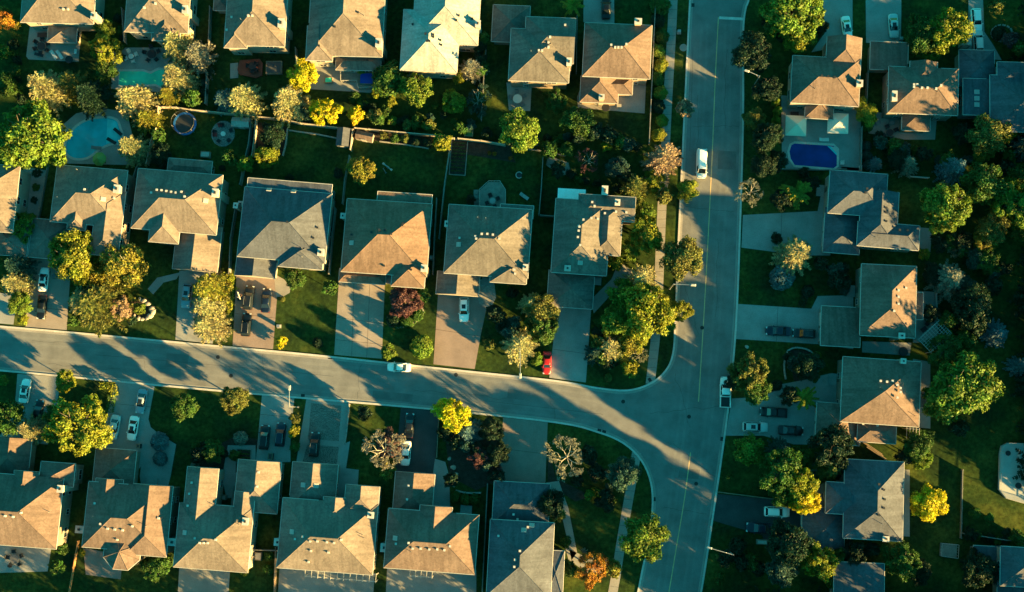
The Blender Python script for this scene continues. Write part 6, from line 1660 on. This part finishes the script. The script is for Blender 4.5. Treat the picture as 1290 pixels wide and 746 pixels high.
# awning
def awning():
    pts = [(703, 237), (738, 239), (737, 256), (702, 254)]; o = root('patio_awning', (*P(720, 246, 3).to_2d(), 0), 'bright white flat awning behind the grey corner house', 'awning')
    a = MB(); a.prism([tuple(P(x, y, 3.0).to_2d()) for x, y in pts], 2.92, 3.02); a.build('canopy', plain('white_canvas', (.95, .95, .92), .7), o)
    for x, y in ((703.5, 238), (737, 240), (736, 255), (703, 253)): q = P(x, y, 3.0); a = MB(); a.tube((q.x, q.y, 0), (q.x, q.y, 2.95), .05, n=6); a.build('post', WHITE, o)
awning()
# pergolas
def pergola(p0, p1, depth, label, n, h=2.8, cross=False):
    a = P(*p0, h); b = P(*p1, h); t = (b - a).normalized(); nn = Vector((-t.y, t.x, 0))*(-1); o = root('pergola', (a.x, a.y, 0), label, 'pergola')
    for k in (0, 1):
        m = MB(); q0 = a + nn*depth*k; q1 = b + nn*depth*k; m.box(((q0.x+q1.x)/2, (q0.y+q1.y)/2, h), ((q1-q0).length, .16, .2), math.atan2(t.y, t.x)); m.build('beam', WHITE, o)
        for q in (q0, q1): m = MB(); m.tube((q.x, q.y, 0), (q.x, q.y, h), .08, n=6); m.build('post', WHITE, o)
    for i in range(n):
        q = a + (b - a)*(i/(n-1)); m = MB(); e = q + nn*depth; m.box(((q.x+e.x)/2, (q.y+e.y)/2, h + .16), (.08, depth + .5, .14), math.atan2(t.y, t.x)); m.build('rafter', WHITE, o)
    if cross:
        for i in range(1, 7):
            q0 = a + nn*depth*i/7; q1 = b + nn*depth*i/7; m = MB(); m.box(((q0.x+q1.x)/2, (q0.y+q1.y)/2, h + .27), ((q1-q0).length, .07, .07), math.atan2(t.y, t.x)); m.build('slat', WHITE, o)
pergola((385, 717), (474, 724), 1.3, 'longer white pergola at the bottom edge, behind the tan house', 12)
pergola((517, 716), (545, 718), 1.4, 'shorter white pergola at the bottom edge, behind the five vent house', 5)
pergola((1157, 428), (1183, 404), 3.2, 'white slatted pergola set at an angle on the rear deck', 10, cross=True)
pergola((1142, 540), (1158, 541), 2.2, 'small faint trellis between the three car house and its hedge', 5)
# sheds
def shed(x0, y0, x1, y1, ang, label, col='slate', h=2.1, door='S'):
    c = P((x0+x1)/2, (y0+y1)/2, h); m = M((x0+x1)/2, (y0+y1)/2); w = (x1-x0)*m; d = (y1-y0)*m; a = -R(ang); o = root('garden_shed', (c.x, c.y, 0), label, 'shed'); WL.pop(o.name, None); o.rotation_euler = (0, 0, a)
    b = MB(); b.box((0, 0, h/2), (w - .2, d - .2, h)); L2(o, 'wall', b, SIDINGG)
    b = MB(); zr = h + .6; V = [(-w/2, -d/2, h), (w/2, -d/2, h), (w/2, d/2, h), (-w/2, d/2, h)]
    if w >= d: V += [(-w/2, 0, zr), (w/2, 0, zr)]; F = [(0, 1, 5, 4), (2, 3, 4, 5), (3, 0, 4), (1, 2, 5), (3, 2, 1, 0)]
    else: V += [(0, -d/2, zr), (0, d/2, zr)]; F = [(1, 2, 5, 4), (3, 0, 4, 5), (0, 1, 4), (2, 3, 5), (3, 2, 1, 0)]
    b.add(V, F); L2(o, 'roof', b, RM[col])
    b = MB(); b.box((0, -d/2 + .08, .95), (1.1, .06, 1.8)); L2(o, 'door', b, WHITE)
shed(292, 148, 314, 160, 4, 'pale roofed garden shed beside the round paved patio', 'pale')
shed(424, 161, 440, 184, 5, 'garden shed against the fence left of the seesaw lawn', 'slate')
shed(1211, 38, 1224, 58, 2, 'small pale roofed shed left of the two white cars in the top right', 'pale')
shed(448, 166, 470, 177, 12, 'brown low shed roof in the corner of the seesaw lawn', 'brown', 1.6)
# trampoline
def tramp():
    c = P(233, 156, .9); o = root('trampoline', (c.x, c.y, 0), 'round trampoline with a blue rim and net poles', 'trampoline'); WL.pop(o.name, None)
    b = MB(); b.lathe((0, 0, .88), [(2.0, 0), (2.0, .02), (.1, .03)], 28); L2(o, 'mat', b, DARKPLASTIC)
    n = 28; V = []; F = []
    for i in range(n):
        a = 2*math.pi*i/n
        for r_, z in ((1.95, .90), (1.95, .97), (2.35, .97), (2.35, .90)): V.append((r_*math.cos(a), r_*math.sin(a), z))
    for i in range(n):
        p, q = 4*i, 4*((i+1) % n)
        for k in range(4): F.append((p + k, p + (k+1) % 4, q + (k+1) % 4, q + k))
    b = MB(); b.add(V, F); L2(o, 'rim', b, plain('blue_vinyl', (.02, .12, .35), .4))
    for i in range(6):
        a = i*math.pi/3 + .3; b = MB(); b.tube((2.3*math.cos(a), 2.3*math.sin(a), 0), (2.3*math.cos(a), 2.3*math.sin(a), 2.6), .04, n=6); L2(o, 'pole', b, METAL)
    b = MB()
    for i in range(24):
        a = 2*math.pi*i/24; a2 = 2*math.pi*(i+1)/24; b.tube((2.3*math.cos(a), 2.3*math.sin(a), 2.55), (2.3*math.cos(a2), 2.3*math.sin(a2), 2.55), .03, n=4)
        b.tube((2.3*math.cos(a), 2.3*math.sin(a), .95), (2.3*math.cos(a2), 2.3*math.sin(a2), 2.55), .008, n=3); b.tube((2.3*math.cos(a2), 2.3*math.sin(a2), .95), (2.3*math.cos(a), 2.3*math.sin(a), 2.55), .008, n=3)
    L2(o, 'net', b, DARKPLASTIC)
tramp()
# round patio of stone segments
def rpatio():
    c = P(281, 168.5); V = MB(); n = 24; out = [(c.x + 2.35*(1 + .03*(i % 2))*math.cos(2*math.pi*i/n), c.y + 2.6*(1 + .03*(i % 2))*math.sin(2*math.pi*i/n)) for i in range(n)]
    V.sheet(out, .02); struct('patio', V, mat('grey_cobble_round', (.20, .19, .18), .9, .2, .8, .5, 4))
    c = P(18, 702); V = MB(); V.sheet([(c.x + 6.3*math.cos(2*math.pi*i/n), c.y + 2.9*math.sin(2*math.pi*i/n)) for i in range(n)], .024); struct('patio', V, CONCG)
rpatio()
# seesaw, ring seat, wood framed bed
def seesaw():
    c = P(488, 210, .7); o = root('seesaw', (c.x, c.y, 0), 'small pale seesaw alone on the dark green lawn', 'seesaw'); WL.pop(o.name, None); o.rotation_euler = (0, 0, R(-38))
    b = MB(); b.box((0, 0, .6), (2.3, .22, .06)); L2(o, 'plank', b, METAL); b = MB(); b.box((0, 0, .3), (.5, .5, .6), taper=.3); L2(o, 'pivot', b, METAL)
    for s in (-1, 1): b = MB(); b.box((s*1.0, 0, .7), (.4, .4, .12)); L2(o, 'seat', b, WHITE)
    c = P(484.5, 215, .3); o = root('toy_glider', (c.x, c.y, 0), 'thin pale toy bar lying just below the seesaw', 'toy'); WL.pop(o.name, None); o.rotation_euler = (0, 0, R(-60))
    b = MB(); b.tube((-.6, 0, .3), (.6, 0, .3), .07, n=6); L2(o, 'bar', b, METAL)
    for s in (-1, 1): b = MB(); b.tube((s*.55, -.2, .0), (s*.55, .2, .3), .04, n=5); L2(o, 'foot', b, METAL)
seesaw()
def ringseat():
    c = P(654, 221, .5); o = root('basket_chair', (c.x, c.y, 0), 'round white rimmed basket chair on the lawn above the pale bench lounger', 'chair'); WL.pop(o.name, None); o.rotation_euler = (0, 0, .5)
    b = MB(); n = 20
    for i in range(n - 4):
        a = 2*math.pi*i/n; a2 = 2*math.pi*(i+1)/n; b.tube((.62*math.cos(a), .62*math.sin(a), .8), (.62*math.cos(a2), .62*math.sin(a2), .8), .09, n=6)
    L2(o, 'rim', b, WHITE); b = MB(); b.lathe((0, 0, .15), [(.25, 0), (.5, .3), (.56, .5)], 16); L2(o, 'seat', b, DARKPLASTIC)
ringseat()
def frame_bed(x0, y0, x1, y1, ang, label, z=.35):
    c = P((x0+x1)/2, (y0+y1)/2, z); m = M(x0, y0); w = (x1-x0)*m; d = (y1-y0)*m; o = root('planting_box', (c.x, c.y, 0), label, 'planting box'); WL.pop(o.name, None); o.rotation_euler = (0, 0, -R(ang))
    b = MB(); b.box((0, 0, z*.4), (w - .3, d - .3, z*.8)); L2(o, 'soil_fill', b, SOIL)
    for sx, sy, bw, bh in ((0, 1, w, .16), (0, -1, w, .16), (1, 0, .16, d - .32), (-1, 0, .16, d - .32)): b = MB(); b.box((sx*(w/2 - .08), sy*(d/2 - .08), z/2), (bw, bh, z)); L2(o, 'board', b, GREYWOOD)
    C = []; 
    for i in range(700): C.append((RNG.uniform(-w/2 + .3, w/2 - .3), round(RNG.uniform(-d/2 + .4, d/2 - .4)/.7)*.7 + RNG.normal()*.07, z*.8 + RNG.uniform(0, .35)))
    me = leaves('crop', np.array(C), unit(len(C)), .11); co = link('crop', me, o, CLR['green']); co['kind'] = 'stuff'
frame_bed(567, 175, 588, 221, 4, 'long wood framed vegetable bed beside the octagonal deck yard fence')
frame_bed(297, 566, 316, 596, 2, 'pale rimmed sunken bed in the front court of the L shaped house', .25)
# terrace wall round the raised corner bed
def wall(pts, h, w, label, m=STONE, name='garden_wall'):
    b = MB(); pw = [P(x, y, h).to_2d() for x, y in pts]; band(pw, w, 0, h, b); return one(name, b, m, (pw[0].x, pw[0].y, 0), label, 'garden wall')
wall([(362, 162), (360, 180), (356, 196)], .5, .25, 'low stone edge at the right of the raised corner bed')
wall([(364, 164), (400, 169), (424, 174)], .5, .25, 'low stone edge across the back of the dark middle lawn')
wall([(478, 178), (510, 182), (540, 187)], .4, .2, 'low stone edge in front of the shrubs of the seesaw lawn')
wall(smooth_line([(992, 442), (1002, 438), (1016, 440), (1026, 446)]), .4, .3, 'curved stone edge above the round garden bed on the east side')
wall(smooth_line([(992, 443), (988, 460), (990, 478)]), .4, .3, 'curved stone edge left of the round garden bed on the east side')
wall(smooth_line([(574, 618), (588, 621), (606, 621)]), .5, .3, 'curved garden wall above the clipped hedge row')
wall(smooth_line([(500, 413), (512, 411), (524, 405), (533, 394), (531, 388)]), .3, .3, 'pale stone rim of the crescent bed on the front lawn')
wall([(440, 508), (436, 548), (434, 560)], .35, .25, 'pale stone edge along the right of the cobbled driveway')
# rocks around the bed
def rock(x, y, s, label, group):
    c = P(x, y, .2); b = MB(); ph = RNG.uniform(0, 6, 4); prof = []; n = 9
    V = []; F = []
    for j, (r_, z) in enumerate(((1, 0), (1.05, .35), (.8, .75), (.35, .95))):
        for i in range(n):
            a = 2*math.pi*i/n; k = 1 + .16*math.sin(2*a + ph[0]) + .1*math.sin(3*a + ph[1] + j); V.append((c.x + s*r_*k*math.cos(a), c.y + s*r_*k*math.sin(a), s*z*.8))
    for j in range(3):
        for i in range(n): F.append((j*n + i, j*n + (i+1) % n, (j+1)*n + (i+1) % n, (j+1)*n + i))
    F.append(tuple(3*n + i for i in range(n))); b.add(V, F); one('rock', b, mat('pale_rock', (.34, .30, .25), .9, .3, 2, .3), (c.x, c.y, 0), label, 'rock', group)
for x, y, s in ((176, 377, .4), (181, 379, .5), (186, 383, .5), (191, 389, .55), (192.5, 393, .6), (189, 398, .6), (185, 401, .4), (179, 402, .4), (174, 401.5, .5), (169, 398, .4)):
    rock(x, y, s, 'pale rock in the ring round the small front yard bed', 'rocks round the front yard bed')
for x, y, s in ((566, 578, .35), (571, 589, .5), (574, 599, .55), (575, 605, .5), (572, 611, .4)):
    rock(x, y, s, 'pale rock along the curved path of the five vent house', 'rocks along the curved path')
for x, y, s in ((504, 398, .5), (941, 437, .35), (980, 500, .3)):
    rock(x, y, s, {504: 'pale boulder under the purple red tree', 941: 'small pale boulder on the dark lawn above the pickup', 980: 'small rock among dark shrubs left of the spiky conifer'}[x], None)
# basketball hoop, utility poles, post boxes
def hoop(x, y, ang, label):
    c = P(x, y, 0); o = root('basketball_hoop', (c.x, c.y, 0), label, 'basketball hoop'); WL.pop(o.name, None); o.rotation_euler = (0, 0, R(ang))
    b = MB(); b.tube((0, 0, 0), (0, 0, 3.2), .06, n=8); L2(o, 'pole', b, METAL); b = MB(); b.box((.6, 0, 3.3), (.05, 1.5, .95)); L2(o, 'backboard', b, WHITE)
    b = MB()
    for i in range(14):
        a = 2*math.pi*i/14; a2 = 2*math.pi*(i+1)/14; b.tube((.9 + .23*math.cos(a), .23*math.sin(a), 3.05), (.9 + .23*math.cos(a2), .23*math.sin(a2), 3.05), .018, n=4)
    L2(o, 'rim', b, ORANGEWOOD); b = MB(); b.box((-.2, 0, .12), (.9, .7, .24)); L2(o, 'base', b, DARKPLASTIC); b = MB(); b.tube((0, 0, 3.0), (.6, 0, 3.2), .03, n=6); L2(o, 'arm', b, METAL)
hoop(303, 376, 20, 'basketball hoop at the upper left of the driveway with three dark cars')
def mailbox(x, y, label):
    c = P(x, y, .5); o = root('utility_box', (c.x, c.y, 0), label, 'utility box'); WL.pop(o.name, None)
    b = MB(); b.box((0, 0, .45), (.6, .5, .9)); L2(o, 'cabinet', b, GREYPLASTIC); b = MB(); b.box((0, 0, .94), (.66, .56, .06)); L2(o, 'lid', b, METAL); b = MB(); b.box((0, 0, .03), (.85, .75, .06)); L2(o, 'plinth', b, CONC)
mailbox(855.5, 40, 'small pale utility box on the grass verge near the top of the long street')
mailbox(351, 411, 'small pale utility box on the lit front lawn edge')
mailbox(1135, 49, 'small pale box beside the flat grey garage roof')
def standpipe():
    c = P(861, 60, .1); b = MB(); b.lathe((c.x, c.y, 0), [(.75, 0), (.75, .06), (.5, .08), (.48, .03), (.1, .03)], 20); one('tree_ring', b, CONC, (c.x, c.y, 0), 'pale ring of stones round a planting hole on the top verge', 'tree ring')
standpipe()
b_ = MB(); c_ = P(1262, 42, .1)
for i in range(14):
    a_ = 2*math.pi*i/14
    for q_ in (1,): b_.box((c_.x + 2.0*math.cos(a_), c_.y + 1.6*math.sin(a_), .15), (.6, .35, .3), a_ + 1.57)
one('stone_ring', b_, STONE, (c_.x, c_.y, 0), 'ring of edging stones round the garden bed in the top right lawn', 'stone ring')
# leaning planks seen beside the hipped garages
for (x, y, lb) in ((1100, 566, 'upper'), (1105, 572, 'lower')):
    c = P(x, y, .4); bb = MB(); bb.box((c.x, c.y, .35), (4.6, .16, .12), R(-35)); bb.box((c.x, c.y + .25, .30), (4.2, .12, .10), R(-35)); one('timber_stack', bb, WOOD, (c.x, c.y, 0), lb + ' pair of pale planks in the shaded gap below the three car house', 'planks')
bad = [(k, v) for k, v in LABELS.items() if (len(v) > 1 and not all(g for _, g in v)) or not 4 <= len(k.split()) <= 16]
for k, v in bad: print('LABEL?', k, len(k.split()), v[:3])
print('things', sum(len(v) for v in LABELS.values()))
